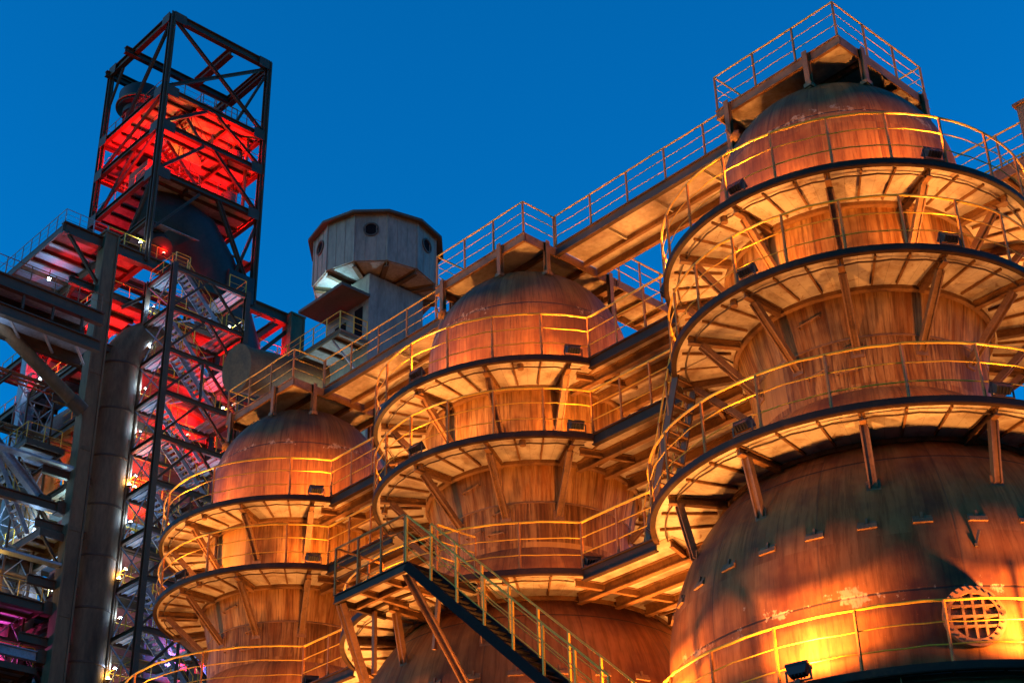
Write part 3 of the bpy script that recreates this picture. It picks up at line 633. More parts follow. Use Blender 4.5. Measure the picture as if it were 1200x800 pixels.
# floors
def floor_of(z, hole=None, mm='deck'):
    q = MB()
    if hole is None: q.box(-A_ + .3, .3, z - .06, -.3, B_ - .3, z - .02)
    else:
        hx0, hy0, hx1, hy1 = hole
        q.box(-A_ + .3, .3, z - .06, -.3, hy0, z - .02); q.box(-A_ + .3, hy1, z - .06, -.3, B_ - .3, z - .02); q.box(-A_ + .3, hy0, z - .06, hx0, hy1, z - .02); q.box(hx1, hy0, z - .06, -.3, hy1, z - .02)
    d = q.build('floor_plate', mm, root)
    for k in range(6):
        x = -A_ + .9 + k * 1.4
        if hole and hole[0] < x < hole[2]:
            MB().ibeam((x, .3, z - .2), (x, hole[1] - .05, z - .2), .14, .24).build('joist', 'dark', d); MB().ibeam((x, hole[3] + .05, z - .2), (x, B_ - .3, z - .2), .14, .24).build('joist', 'dark', d)
        else: MB().ibeam((x, .3, z - .2), (x, B_ - .3, z - .2), .14, .24).build('joist', 'dark', d)
    for y in (B_ * .33, B_ * .68):
        if hole and hole[1] < y < hole[3]: continue
        MB().ibeam((-A_ + .3, y, z - .3), (-.3, y, z - .3), .2, .4).build('girder', 'dark', d)
    return d
floor_of(D1); floor_of(D2, (-2.6, 1.2, -1.3, 5.0)); floor_of(D3, (-6.2, 5.0, -3.4, 7.6))
floor_of(66.4, (-7.6, 1.8, -.5, 8.0))
for z, pth in ((D1, [(-A_ + .2, B_ - .2), (-A_ + .2, .1), (-.2, .1), (-.05, .3), (-.05, B_ - .2)]), (D2, [(-A_ + .2, B_ - .2), (-A_ + .2, .1), (-.3, .1)]), (D2, [(-.3, B_ * .5), (-.05, B_ * .5), (-.05, B_ - .3)]), (D3, [(-A_ + .2, B_ - .2), (-A_ + .2, .1), (-.3, .1)]), (D3, [(-.05, .3), (-.05, B_ - .3)])):
    railing(root, [(x, y, z - .0) for x, y in pth], 1.25, 1.5, .028, (.35, .68), sep=False, mat='duct')
def small_flight(p, a, b, w, n, m='dark', rm='duct'):
    q = MB(); a, b = Vector(a), Vector(b); w = Vector(w)
    for o_ in (Vector(), w): q.bar(a + o_, b + o_, .06, .28)
    for k in range(n): c = a.lerp(b, (k + .5) / n); q.bar(c, c + w, .22, .04)
    st = q.build('stair_flight', m, p)
    for o_ in (Vector(), w): railing(st, [a + o_, b + o_], 1.1, 1.4, .026, (.5,), sep=False, mat=rm)
    return st
small_flight(root, (-1.2, 2.2, D1 - .1), (-1.2, 5.0, D2), (-.9, 0, 0), 12); small_flight(root, (-1.5, 1.5, D2 - .1), (-1.5, 5.6, D3), (-.95, 0, 0), 17)
# little machine rooms on the floors
for (x0, y0, x1, y1, z, h) in ((-6.6, 2.6, -3.4, 6.4, D2, 2.5), (-5.8, 1.0, -3.2, 4.2, D3, 3.2)):
    w = MB().box(x0, y0, z, x1, y1, z + h).build('machine_room', 'furnace', root)
    q = MB()
    for k in range(5): y = y0 + (y1 - y0) * k / 4; q.box(x1 + .004, y - .04, z, x1 + .06, y + .04, z + h)
    q.box(x1 + .004, y0, z + h - .1, x1 + .07, y1, z + h); q.build('wall_rib', 'furnace', w)
    MB().box(x1 + .003, y0 + .5, z + .1, x1 + .04, y0 + 1.4, z + 2.0).build('door', 'duct', w)
for x, y, z, r_, h in ((-7.6, 6.6, D2, .75, 1.9), (-2.2, 7.6, D2, .55, 2.2), (-7.4, 2.0, D3, .7, 2.4), (-1.8, 7.2, D3, .6, 2.0)):
    dm = MB().lathe([(0, z + h + .25), (r_ * .7, z + h + .2), (r_, z + h), (r_, z + .3), (r_ * .6, z), (0, z)], 20, c=(x, y)).build('drum', 'furnace', root); MB().tube([(x, y, z + h + .2), (x, y, z + h + .8), (x + .9, y, z + h + 1.0)], .14, 8).build('nozzle', 'duct', dm)
for x, y, r_ in ((-3.0, 8.2, .16), (-3.5, 8.2, .11), (-8.3, 4.2, .18), (-8.3, 4.8, .12), (-.8, 7.9, .14)):
    MB().tube([(x, y, D3), (x, y, D1 - .3), (x - .4, y - .5, D1 - .15)], r_, 8).build('riser', 'duct', root)
wheel = thing('winding_sheave', 'round dark drum on the top floor of the red tower beside its left column', 'drum', (FX - 7.0, FY + 1.9, D1)); wheel.scale = (1.12, 1.12, 1.12)
MB().lathe([(0, 2.1), (1.25, 2.1), (1.25, 2.5), (1.6, 2.65), (1.6, 3.9), (1.25, 4.1), (1.25, 4.3), (0, 4.4)], 32).build('drum', 'uptake', wheel)
q = MB()
for x, y in ((-.8, -.8), (.8, -.8), (.8, .8), (-.8, .8)): q.bar((x, y, 0), (x, y, 2.15), .16, .16)
q.build('leg_frame', 'dark', wheel); MB().lathe([(1.58, 2.8), (1.75, 2.8), (1.75, 2.94), (1.58, 2.94)], 32, closed_prof=True).build('hoop', 'steel', wheel)
hoist = thing('hoist_frame', 'dark hoist box with a red railing on the top floor of the tower', 'hoist', (FX - 4.6, FY + 4.4, D1))
MB().box(0, 0, 1.7, 2.6, 3.2, 2.05).build('bed_plate', 'dark', hoist)
q = MB()
for x in (.15, 2.45):
    for y in (.15, 3.05): q.bar((x, y, 0), (x, y, 1.7), .18, .18)
q.build('leg_frame', 'dark', hoist); MB().box(.5, .6, 2.05, 1.7, 2.4, 3.0).build('winch_housing', 'uptake', hoist)
railing(hoist, [(.05, .05, 2.05), (2.55, .05, 2.05), (2.55, 3.15, 2.05)], 1.1, 1.1, .03, (.5,), sep=False, mat='duct')
for n_, (x, y, z, w_) in enumerate(((-1.6, 6.3, D2, 1700), (-6.9, 1.4, D2, 1600), (-1.2, 1.2, D3, 1700), (-6.9, 5.0, D3, 1900), (-3.0, 7.5, D3, 1500), (-5.2, 1.6, D1, 240), (-2.3, 7.4, 66.4, 480), (-8.0, 1.2, 66.4, 260))):
    work_lamp('red', (FX + x, FY + y, z), w_, ['red lamp at the right of the second floor of the red tower', 'red lamp at the left of the second floor of the red tower', 'red lamp behind the front column on the third floor of the red tower', 'red lamp at the left of the third floor of the red tower',
        'red lamp at the back of the third floor of the red tower', 'small red lamp on the open top floor of the tower', 'red lamp under the dark lowest floor of the tower, right side', 'red lamp under the dark lowest floor of the tower, left side'][n_], 'red lamps on the tower floors', .2, .45)
work_lamp('amber', (FX - 2.4, FY + 3.4, D2), 60, 'added amber lamp tinting the machine room wall orange in the red tower', 'red lamps on the tower floors', .2, .8)  # added lamp: imitates the orange of overexposed red light on the wall

# ---- lower frame of the furnace: columns, girders at platform height
def column(x, y, w, z1, label, m, d=None):
    root = thing('furnace_column', label, 'column', (x, y, 0), 0, 'columns of the furnace frame'); d = d or w
    q = MB(); q.box(-w / 2, -d / 2, .0, w / 2, d / 2, z1); q.build('shaft', m, root)
    q = MB()
    for s_ in (-1, 1): q.box(w / 2 + .002, s_ * d / 2 - .06, .0, w / 2 + .10, s_ * d / 2 + .06, z1 - .02)
    q.build('flange', m, root)
    MB().box(-w / 2 - .12, -d / 2 - .12, z1 + .002, w / 2 + .12, d / 2 + .12, z1 + .14).build('cap', m, root)
    for k in range(int(z1 / 5.5)): MB().box(w / 2 + .004, -d / 2 + .08, k * 5.5 + 3, w / 2 + .04, d / 2 - .08, k * 5.5 + 3.25).build('splice_plate', m, root)
    return root
column(FX, 41.7, .95, 63.3, 'thick grey box column left of the dark vertical pipe', 'concrete')
column(-92.3, 41.5, .9, 62.4, 'slim pale column farthest left below the conveyor bridge', 'blue')
column(FX, 57.1, 1.1, 62.9, 'short dark column standing against the sky right of the tower foot', 'concrete')
column(-92.3, 57.0, .9, 62.4, 'hidden rear column of the furnace frame', 'dark')
root = thing('furnace_girder', 'long dark girder carrying the foot of the red tower', 'girder', (FX, 38.3, 62.6))
MB().ibeam((.0, .0, 0), (0, 18.2, 0), .5, .9).build('main_girder', 'dark', root); MB().ibeam((-8.9, .6, 0), (-8.9, 18.2, 0), .5, .9).build('rear_girder', 'dark', root)
for y in (6.2, 15.2, 18.0): MB().ibeam((-.25, y, 0), (-8.65, y, 0), .4, .8).build('cross_girder', 'dark', root)
q = MB()
for k in range(9): q.ibeam((.05, 7 + k * 1.2, -.9), (.05, 7.6 + k * 1.2, -.5), .08, .08)
q.build('stiffener', 'dark', root)
brace((-.1, 9.0), -.5, (-.1, 5.0), -4.2, .25, root); brace((-.1, 12), -.5, (-.1, 15), -5, .25, root); brace((-.1, 18.4), -.8, (-.1, 16.2), -3.4, .3, root)
brace((-8.9, 3), -5, (-8.9, 9), -.6, .25, root); brace((-8.9, 3.4), -6, (-4, 3.4), -.5, .25, root)

root = thing('service_platform', 'upper left service platform with grey railing and pale ribbed underside', 'platform', (FX, 38.35, 62.9))
frame_deck(root, -9.6, 0, .1, 6.2, .55, [], 'dark', 'blue')
for k in range(7): MB().ibeam((-9.0 + k * 1.38, .15, -.2), (-9.0 + k * 1.38, 6.1, -.2), .16, .3).build('joist', 'dark', root)
MB().ibeam((-9.5, 3.9, -.5), (-.1, 3.9, -.5), .4, .8).build('girder', 'dark', root)
brace((.05, .3), -.5, (.05, 3.0), -3.6, .2, root)
railing(root, [(-9.5, .06, 0), (.02, .06, 0), (.02, 3.2, 0)], 1.25, 1.2, .03, (.35, .68), sep=False, mat='blue', pw=.06)
railing(root, [(.02, 3.25, .02), (.02, 9.6, .02)], 1.25, 1.4, .034, (.5,), sep=False, mat='yellow', pw=.06, name='yellow_handrail')
root = thing('lower_service_platform', 'blue lit ribbed platform at lower left in front of the grey column', 'platform', (FX, 39.6, 41.3))
frame_deck(root, -10.5, 0, .1, 1.9, .5, [], 'dark', 'blue')
for k in range(9): MB().ibeam((-9.9 + k * 1.2, .15, -.2), (-9.9 + k * 1.2, 1.8, -.2), .14, .26).build('joist', 'dark', root)
brace((.05, .2), -.4, (.05, 1.6), -2.2, .16, root); brace((-9, 1.5), -.5, (-.3, 1.5), -4.6, .26, root)
railing(root, [(-9.5, .06, 0), (-3.5, .06, 0)], 1.2, 1.3, .03, (.5,), sep=False, mat='yellow', pw=.06)
# conveyor bridge coming in from the left
root = thing('conveyor_bridge', 'double girder conveyor bridge entering from the left edge', 'bridge', (-80.2, 22, 52.0))
for x in (0, -2.4):
    for z, h in ((3.0, .9), (1.0, .8)): MB().ibeam((x, 0, z), (x, 18.4, z - .25), .4, h).build('girder', 'dark', root)
    for k in range(9): MB().ibeam((x, 1 + k * 2, 1.4), (x, 1 + k * 2, 2.5), .14, .14).build('web_post', 'dark', root)
MB().box(-2.3, 0, 3.2, -.1, 18.3, 3.24).build('deck', 'deck', root); MB().box(-2.2, 0, 1.12, -.2, 18.3, 1.16).build('belt_pan', 'blue', root)
for x in (.05, -2.45): railing(root, [(x, 0, 3.5), (x, 18.2, 3.3)], 1.2, 1.7, .03, (.5,), sep=False, mat='duct', pw=.05)
for k in range(8): MB().bar((-.1, 1.3 + 2.2 * k, .6), (-2.3, 3.2 + 2.2 * k, .6), .14, .12).build('lattice_bar', 'deck', root)
MB().ibeam((-1.2, .3, -52), (-1.2, .3, .55), .8, .8).build('trestle_leg', 'concrete', root)
root = thing('diagonal_tube', 'grey diagonal tube strut running down to the grey column', 'strut', (-82.2, 26.2, 58.2))
MB().tube([(0, 0, 0), (-.55, 14.7, -8.6)], .42, 16).build('tube', 'concrete', root); MB().tube([(-.52, 14.0, -8.2), (-.56, 14.9, -8.72)], .5, 16).build('end_socket', 'dark', root)
root = thing('lower_diagonal_strut', 'pale blue lit strut slanting down at the left edge', 'strut', (-84.6, 33.5, 49.2)); MB().ibeam((0, 0, 0), (0, 6.6, -5.6), .5, .5).build('strut', 'blue', root); MB().box(-.4, 6.3, -6.0, .4, 7.0, -5.3).build('gusset', 'dark', root)

# ---- vertical pipe with elbow
root = thing('downcomer_pipe', 'dark vertical pipe with a bend at its top beside the stair tower', 'pipe', (-84.2, 43.95, 0))
pts = [(0, 0, .0), (0, 0, 53.5)] + [(0, 4.2 - 4.2 * cos(a), 53.5 + 4.2 * sin(a)) for a in [k * pi / 20 for k in range(1, 8)]]
e = pts[-1]; pts += [(-1.2, e[1] + 2.2, e[2] + 1.2), (-3, e[1] + 4, e[2] + 2.2)]
MB().tube(pts, 1.38, 32).build('pipe', 'pipe', root)
for z in [3 + 3.4 * k for k in range(16)]: MB().lathe([(1.37, z), (1.43, z), (1.43, z + .12), (1.37, z + .12)], 32, closed_prof=True).build('weld_band', 'dark', root)
MB().tube([(1.0, 1.15, 0), (1.0, 1.15, 55)], .12, 10).build('riser', 'pipe', root); MB().tube([(1.1, .95, 0), (1.1, .95, 48)], .07, 8).build('riser', 'pipe', root)

# ---- uptake duct from the tower foot
root = thing('uptake_duct', 'huge dark curved duct swelling out below the red tower', 'duct', (-85.6, 48.6, 60))
MB().tube([(-1.5, -2.6, 9.8), (-1.0, -1.4, 9.3), (0, .6, 7.7), (.1, 2.2, 5.4), (.2, 3.4, 2.8), (.3, 4.6, 0), (.4, 6.4, -4.5), (.4, 8.0, -9.5), (.4, 8.4, -14)], [1.6, 1.95, 2.15, 2.15, 2.1, 1.95, 1.75, 1.55, 1.45], 36).build('duct', 'uptake', root)
MB().box(1.2, 2.5, 2.4, 2.6, 4.7, 4.6).build('access_box', 'uptake', root)
MB().tube([(.35, 5.4, -2.0), (.36, 5.55, -2.35)], 2.02, 36).build('flange_band', 'dark', root)
MB().tube([(.2, -2.2, 6.0), (2.1, -2.9, 4.2)], .85, 32).build('round_hatch', 'uptake', root)

# ---- furnace body with red lit shell, floors round it
root = thing('blast_furnace', 'bulky red lit furnace shell behind the stair tower', 'furnace', (-90.2, 49.6, 0))
MB().lathe([(5.6, 0), (5.6, 22), (5.5, 30), (5.3, 40), (5.0, 52), (4.0, 58), (2.6, 61), (0, 61.4)], 64).build('shell', 'furnace', root)
for z in (26, 33, 41, 47.5, 53.5):
    r_ = 5.56 if z < 30 else 5.46 if z < 36 else 5.3 if z < 45 else 5.15 if z < 50 else 4.8
    MB().lathe([(r_ - .3, z), (r_ + .22, z), (r_ + .22, z + .3), (r_ - .3, z + .3)], 64, closed_prof=True, smooth=False).build('band', 'duct', root)
root = thing('bleeder_pipe', 'red lit curved pipe between the two left columns', 'pipe', (-89.2, 42.6, 40))
MB().tube([(.5, 4.6, 13.8), (.2, 2.6, 13.0), (0, .8, 11.2), (-.2, -.5, 8.6), (-.3, -1.1, 5.5), (-.3, -1.2, 0), (-.3, -1.2, -40)], 1.45, 28).build('pipe', 'dustpipe', root)
MB().tube([(-.3, -1.2, 2.0), (-.3, -1.2, 2.4)], 1.62, 28).build('flange', 'duct', root)
def floor_ring(z, label, hole=6.0, m='blue', ylo=38.8, xhi=-80.2, sep=True):
    root = thing('furnace_floor', label, 'floor deck', (-90.2, 49.6, z), 0, 'service floors round the furnace')
    x0, x1, y0, y1 = -9.0, FX + 90.2 - .5, ylo - 49.6 + 3.6, 8.2
    q = MB(); q.box(x0, y0, -.08, x1, -hole, -.03); q.box(x0, hole, -.08, x1, y1, -.03); q.box(x0, -hole, -.08, -hole, hole, -.03)
    if hole < x1: q.box(hole, -hole, -.08, x1, hole, -.03)
    d = q.build('floor_plate', m, root)
    for k in range(10):
        x = x0 + .3 + k * (x1 - x0 - .6) / 9; MB().ibeam((x, y0, -.24), (x, -hole, -.24), .16, .3).build('joist', 'dark', d)
    MB().ibeam((x1 + .2, y0 - 3, -.3), (x1 + .2, y1, -.3), .3, .55).build('edge_beam', 'dark', root); MB().ibeam((x0, y0 - .2, -.3), (x1, y0 - .2, -.3), .3, .55).build('edge_beam', 'dark', root)
    railing(root, [(x0, y0 + .1, 0), (x1 - .1, y0 + .1, 0), (x1 - .1, y1, 0)], 1.2, 1.5, .03, (.5,), sep=False, mat='yellow', pw=.05)
    return root
FL = [(59.4, 'topmost furnace floor glowing red behind the elbow pipe', 4.1), (55.4, 'upper furnace floor glowing red beside the grey column', 4.8), (50.6, 'red lit furnace floor behind the middle of the stair tower', 5.2), (45.6, 'blue lit furnace floor under the red zone', 5.3), (42.0, 'dark furnace floor with yellow rails left of the pipe', 5.4), (38.4, 'blue lit furnace floor at lower left behind the column', 5.5), (34.8, 'lowest visible furnace floor near the bottom left corner', 5.6), (31.0, 'furnace floor at the very bottom of the picture', 5.7)]
for z, lb, ho in FL: floor_ring(z, lb, ho, 'deck' if z > 50 else 'blue')
for n_, (x, y, z, w_) in enumerate(((-84.1, 46.4, 55.4, 1500), (-84.1, 49.6, 50.6, 1700), (-84.1, 52.2, 55.4, 800), (-88.0, 42.9, 55.4, 1900), (-89.0, 42.9, 50.6, 2600), (-84.1, 47.2, 45.6, 1500), (-84.1, 53.0, 45.6, 1300), (-85, 43.2, 59.4, 500), (-84.6, 56.4, 59.4, 700))):
    work_lamp('red', (x, y, z), w_, ['red lamp lighting the furnace shell under the top elbow', 'red lamp behind the middle of the stair tower', 'red lamp right of the stair tower top', 'red lamp left of the grey column under the platform', 'red lamp by the curved bleeder pipe', 'red lamp behind the lower stair flights', 'red lamp right of the furnace shell', 'red lamp on the topmost furnace floor', 'red lamp by the short column against the sky'][n_], 'red lamps round the furnace', .2, .45)

# ---- stair tower
SXT, SYT, SW, SL = -80.0, 45.0, 3.4, 5.85
root = thing('stair_tower', 'open steel stair tower with zigzag flights lit blue and white', 'stair tower', (SXT, SYT, 0))
LV = [60.8 - 3.17 * k for k in range(13)]
for x, y, z0 in ((0, 0, .0), (0, SL, .0), (-SW, 0, .0), (-SW, SL, .0)): MB().ibeam((x, y, z0), (x, y, 61.0), .36, .36, (1, 0, 0), .05).build('column', 'dark', root)
for k, z in enumerate(LV):
    MB().ibeam((0, .18, z - .15), (0, SL - .18, z - .15), .22, .36).build('beam', 'dark', root); MB().ibeam((-SW, .18, z - .15), (-SW, SL - .18, z - .15), .2, .3).build('beam', 'dark', root)
    MB().ibeam((-.18, 0, z - .15), (-SW + .18, 0, z - .15), .2, .3).build('beam', 'dark', root); MB().ibeam((-.18, SL, z - .15), (-SW + .18, SL, z - .15), .2, .3).build('beam', 'dark', root)
    if k < 12:
        zb = LV[k + 1]
        MB().ibeam((0, .2, zb + .1), (0, SL * .45, z - .3), .16, .16).build('brace', 'dark', root); MB().ibeam((0, SL * .52, z - .3), (0, SL - .2, zb + .1), .16, .16).build('brace', 'dark', root)
        if k % 3 == 2: MB().ibeam((0, SL * .48, z - .3), (0, SL * .48, zb + .1), .14, .14).build('brace', 'dark', root)
        q = MB(); q.bar((-.2, .0, zb), (-SW + .2, .0, z - .3), .07, .07); q.bar((-.2, .08, z - .3), (-SW + .2, .08, zb), .07, .07); q.build('tie_rod', 'blue', root)
        q = MB(); q.bar((-SW, .2, zb), (-SW, SL - .2, z - .3), .1, .1); q.build('tie_rod', 'blue', root)
        w = (-.95, 0, 0); x0 = -.5 if k % 2 == 0 else -1.75
        small_flight(root, (x0, 1.25, z), (x0, 4.3, zb), w, 12, 'blue', 'yellow')
    MB().box(-SW + .15, .15, z - .05, -.15, 1.1, z - .01).build('landing', 'deck', root)
    pd = MB().box(-SW + .15, 4.5, z - .05, -.15, SL - .15, z - .01).build('landing', 'deck', root)
    for y in (.45, .9, 4.8, 5.3): MB().bar((-SW + .15, y, z - .11), (-.15, y, z - .11), .06, .1).build('rib', 'blue', pd)
    railing(pd, [(-SW + .1, 3.9, z), (-SW + .1, .1, z), (-.1, .1, z), (-.1, 1.2, z)], 1.15, 1.3, .03, (.5,), sep=False, mat='yellow', pw=.05)
    railing(pd, [(-.1, 4.4, z), (-.1, SL - .1, z), (-SW + .1, SL - .1, z)], 1.15, 1.3, .03, (.5,), sep=False, mat='yellow', pw=.05)
TXT = ['topmost', 'second', 'third', 'fourth', 'fifth', 'sixth', 'seventh', 'eighth', 'ninth', 'tenth', 'eleventh', 'twelfth']
for k in range(12):
    z = LV[k + 1]
    work_lamp('white', (SXT - SW + .5, SYT + .35, z), 95 if k < 7 else 60, f'white lamp at the left corner of the {TXT[k]} bay of the stair tower', 'lamps in the stair tower', .13, 1.3)
    if k % 2 == 0: work_lamp('white', (SXT - 1.2, SYT + SL - .5, z), 110 if k < 7 else 60, f'white lamp at the right end of the {TXT[k]} bay of the stair tower', 'lamps in the stair tower', .13, .9)
    if k in (4, 6, 8, 10): work_lamp('amber', (SXT - SW + .45, SYT, z + .03), 45, f'amber lamp outside the left corner of the {TXT[k]} bay of the stair tower', 'lamps in the stair tower', .16, .6)
# lamps under the floors and platforms
for n_, (kind, x, y, z, w_, lb) in enumerate((('white', -88.5, 40.2, 62.55, 170, 'white lamp under the upper left service platform'), ('white', -90.5, 41.6, 54.26, 80, 'white lamp high on the slim pale column'), ('white', -90.5, 41.6, 45.26, 90, 'white lamp halfway up the slim pale column'),
        ('white', -87.0, 42.8, 38.4, 480, 'white lamp under the blue lit ribbed platform'), ('cyan', -86.6, 42.9, 42.0, 650, 'cyan lamp on the dark furnace floor left of the pipe'), ('amber', -86.4, 42.6, 42.0, 70, 'amber lamp above the lower service platform'), ('amber', -86.0, 42.8, 45.6, 80, 'amber lamp at the foot of the curved bleeder pipe'),
        ('magenta', -88.6, 39.5, 33.0, 900, 'magenta lamp on the lowest floor at bottom left'), ('blue', -84.2, 50.4, 34.8, 900, 'blue lamp on the low furnace floor behind the stair tower'), ('cyan', -86, 55.4, 42.0, 250, 'cyan lamp behind the lower stair tower'), ('white', -85.4, 43.0, 38.4, 300, 'white lamp between grey column and pipe'), ('white', -81.4, 33.5, 53.1, 90, 'white lamp under the conveyor bridge'), ('white', -86.5, 40.6, 41.3, 300, 'white lamp below the narrow platform at the left'), ('magenta', -86.5, 38.8, 32.75, 600, 'magenta lamp close to the bottom edge at the left'), ('white', -83.25, 44.0, 63.06, 40, 'small white lamp at the foot of the tower front column'), ('red', -83.3, 45.9, 63.06, 60, 'red lamp at the foot of the red tower'), ('red', -84.3, 52.2, 34.8, 400, 'red lamp behind the stair tower near the bottom'))):
    work_lamp(kind, (x, y, z), w_, lb, 'lamps among the furnace floors', .15, .7, not any(t_ in lb for t_ in ('upper left service', 'conveyor', 'bottom edge')))
root = thing('dust_main', 'thick magenta lit pipe bending down in the bottom left corner', 'pipe', (-87.4, 33.5, 30))
MB().tube([(0, -6, 8.2), (0, 0, 8.0), (0, 2.2, 7.3), (0, 3.9, 5.6), (0, 4.8, 3.2), (0, 5.0, 0), (0, 5.0, -30)], 1.7, 28).build('pipe', 'dustpipe', root); MB().tube([(0, 4.85, 2.6), (0, 4.95, 2.1)], 1.9, 28).build('flange', 'dark', root)
for n_, (y0, y1, z, lb) in enumerate(((30, 41.2, 43.1, 'dark cross beam above the blue lit platform at the left edge'), (30, 41.2, 36.6, 'dark cross beam below the blue lit platform'), (30, 41.2, 33.6, 'pale cross beam near the bottom left corner'))):
    root = thing('cross_beam', lb, 'beam', (-83.9, y0, z)); MB().ibeam((0, 0, 0), (0, y1 - y0, 0), .35, .6).build('beam', 'dark' if n_ < 2 else 'blue', root); MB().box(-.3, y1 - y0 - .5, -.4, .3, y1 - y0 + .02, .4).build('end_plate', 'dark', root)

for n_, (z, xl, ya, yb_, lb) in enumerate(((47.2, -8.5, 38.2, 40.9, 'narrow blue lit platform above the lower service platform'), (36.9, -8.5, 37.6, 41.0, 'magenta lit platform near the bottom left corner'), (33.0, -8.5, 36.5, 41.0, 'bottommost small platform at the lower left'))):
    root = thing('side_platform', lb, 'platform', (FX - .6, ya, z), 0, 'small platforms by the left columns')
    frame_deck(root, xl, 0, 0, yb_ - ya, .4, [], 'dark', 'blue')
    for k in range(7): MB().ibeam((xl + .5 + k * 1.2, .12, -.18), (xl + .5 + k * 1.2, yb_ - ya - .12, -.18), .12, .22).build('joist', 'dark', root)
    railing(root, [(xl, .06, 0), (-.1, .06, 0), (-.1, yb_ - ya - .3, 0)], 1.15, 1.3, .03, (.5,), sep=False, mat='yellow', pw=.05)
root = thing('frame_bracing', 'dark crossed bracing between the two left furnace columns', 'bracing', (FX, 41.6, 0))
for k, z in enumerate((31.5, 36, 40.5, 45, 49.5, 54, 58.5)):
    MB().ibeam((-.75, 0, z), (-8.4, 0, z), .32, .5).build('beam', 'dark', root)
    if k < 6:
        MB().ibeam((-.75, .0, z + .3), (-4.5, 0, z + 4.2), .24, .24).build('brace', 'dark', root); MB().ibeam((-4.6, 0, z + 4.2), (-8.4, 0, z + .3), .24, .24).build('brace', 'dark', root)
root = thing('pipe_rack', 'bundle of thin service pipes running behind the grey column', 'pipe rack', (FX - 3, 36, 0))
for k, z in enumerate((35.2, 39.3, 44.4, 48.9, 52.6)):
    q = MB()
    for m_ in range(3): q.tube([(-m_ * .7, 0, z + .1 * m_), (-m_ * .7, 8.4, z + .1 * m_), (-m_ * .7, 8.4, z - 2.6)], .13 - .03 * m_, 8)
    q.build('pipe', 'pipe' if k % 2 else 'duct', root); MB().ibeam((.4, 1.5, z - .3), (-2.2, 1.5, z - .3), .15, .25).build('bracket', 'dark', root)
for n_, (y_, z0, z1, lb) in enumerate(((52.6, 20, 47.5, 'thin upright pipe behind the lower stair tower'), (47.6, 20, 49.5, 'upright pipe between furnace floors right of the dark pipe'), (55.6, 20, 52, 'upright pipe behind the right side of the stair tower'))):
    root = thing('riser_pipe', lb, 'pipe', (-84.2, y_, 0)); MB().tube([(0, 0, 0), (0, 0, z1), (-.6, .6, z1 + .8), (-3, .6, z1 + 1.0)], .38, 16).build('pipe', 'dustpipe', root)
    for k in range(4): MB().tube([(0, 0, 24 + 6 * k), (0, 0, 24.3 + 6 * k)], .5, 16).build('flange', 'dark', root)
root = thing('lattice_mast', 'slender square lattice mast rising beside the curved pipe at the left', 'mast', (-87.2, 39.9, 0))
for x in (-.9, .9):
    for y in (-.9, .9): MB().bar((x, y, 0), (x, y, 51.5), .13, .13).build('leg', 'dark', root)
for k in range(26):
    q = MB(); z = 1 + 2 * k; t_ = 1 if k % 2 else -1
    for a, b in (((-.9, -.9), (.9, -.9)), ((.9, -.9), (.9, .9)), ((.9, .9), (-.9, .9)), ((-.9, .9), (-.9, -.9))):
        q.bar((*(a if t_ > 0 else b), z), (*(b if t_ > 0 else a), z + 2), .06, .06); q.bar((*a, z + 2), (*b, z + 2), .06, .06)
    if z > 28: q.build('bay_bracing', 'blue', root)
for n_, (x, y0, z0, y1, z1, lb) in enumerate(((-84.9, 36.2, 47.2, 39.6, 41.4, 'steep blue stair between two small platforms at the left edge'), (-86.6, 36.0, 41.3, 39.4, 36.9, 'stair with yellow rails dropping to the magenta lit platform'), (-85.2, 44.6, 45.7, 49.0, 42.1, 'short stair with yellow rails behind the dark pipe'), (-84.9, 50.5, 42.1, 54.6, 38.4, 'stair with yellow rails between low floors behind the stair tower'))):
    root = thing('side_stair', lb, 'stair', (x, y0, z0), 0, 'short stairs among the furnace floors')
    small_flight(root, (0, 0, 0), (0, y1 - y0, z1 - z0), (-.9, 0, 0), 14, 'blue', 'yellow')
for n_, (y0, y1, z, lb) in enumerate(((35, 41, 45.4, 'cable tray crossing in front of the slim pale column'), (34, 41, 39.0, 'cable tray below the ribbed blue platform'), (44.9, 56, 43.7, 'cable tray running behind the lower stair tower'))):
    root = thing('cable_tray', lb, 'cable tray', (-83.0 if y0 < 40 else -84.6, y0, z), 0, 'cable trays on the furnace frame')
    q = MB(); q.box(-.3, 0, 0, -.27, y1 - y0, .15); q.box(.27, 0, 0, .3, y1 - y0, .15); q.box(-.27, 0, .0, .27, y1 - y0, .02); q.build('tray', 'blue', root)
    q = MB()
    for m_ in range(4): q.tube([(-.2 + .13 * m_, k * (y1 - y0) / 8, .07 + .02 * ((k + m_) % 3)) for k in range(9)], .04, 6)
    q.build('cable', 'black', root)
work_lamp('amber', (-84.4, 46.2, 45.6), 120, 'amber lamp on the stair behind the dark pipe', 'lamps among the furnace floors', .15, .7)
work_lamp('amber', (-84.2, 54.4, 38.4), 120, 'amber lamp low behind the stair tower', 'lamps among the furnace floors', .15, .7)
work_lamp('amber', (-85.4, 38.2, 36.9), 110, 'amber lamp on the magenta lit platform', 'lamps among the furnace floors', .15, .7)
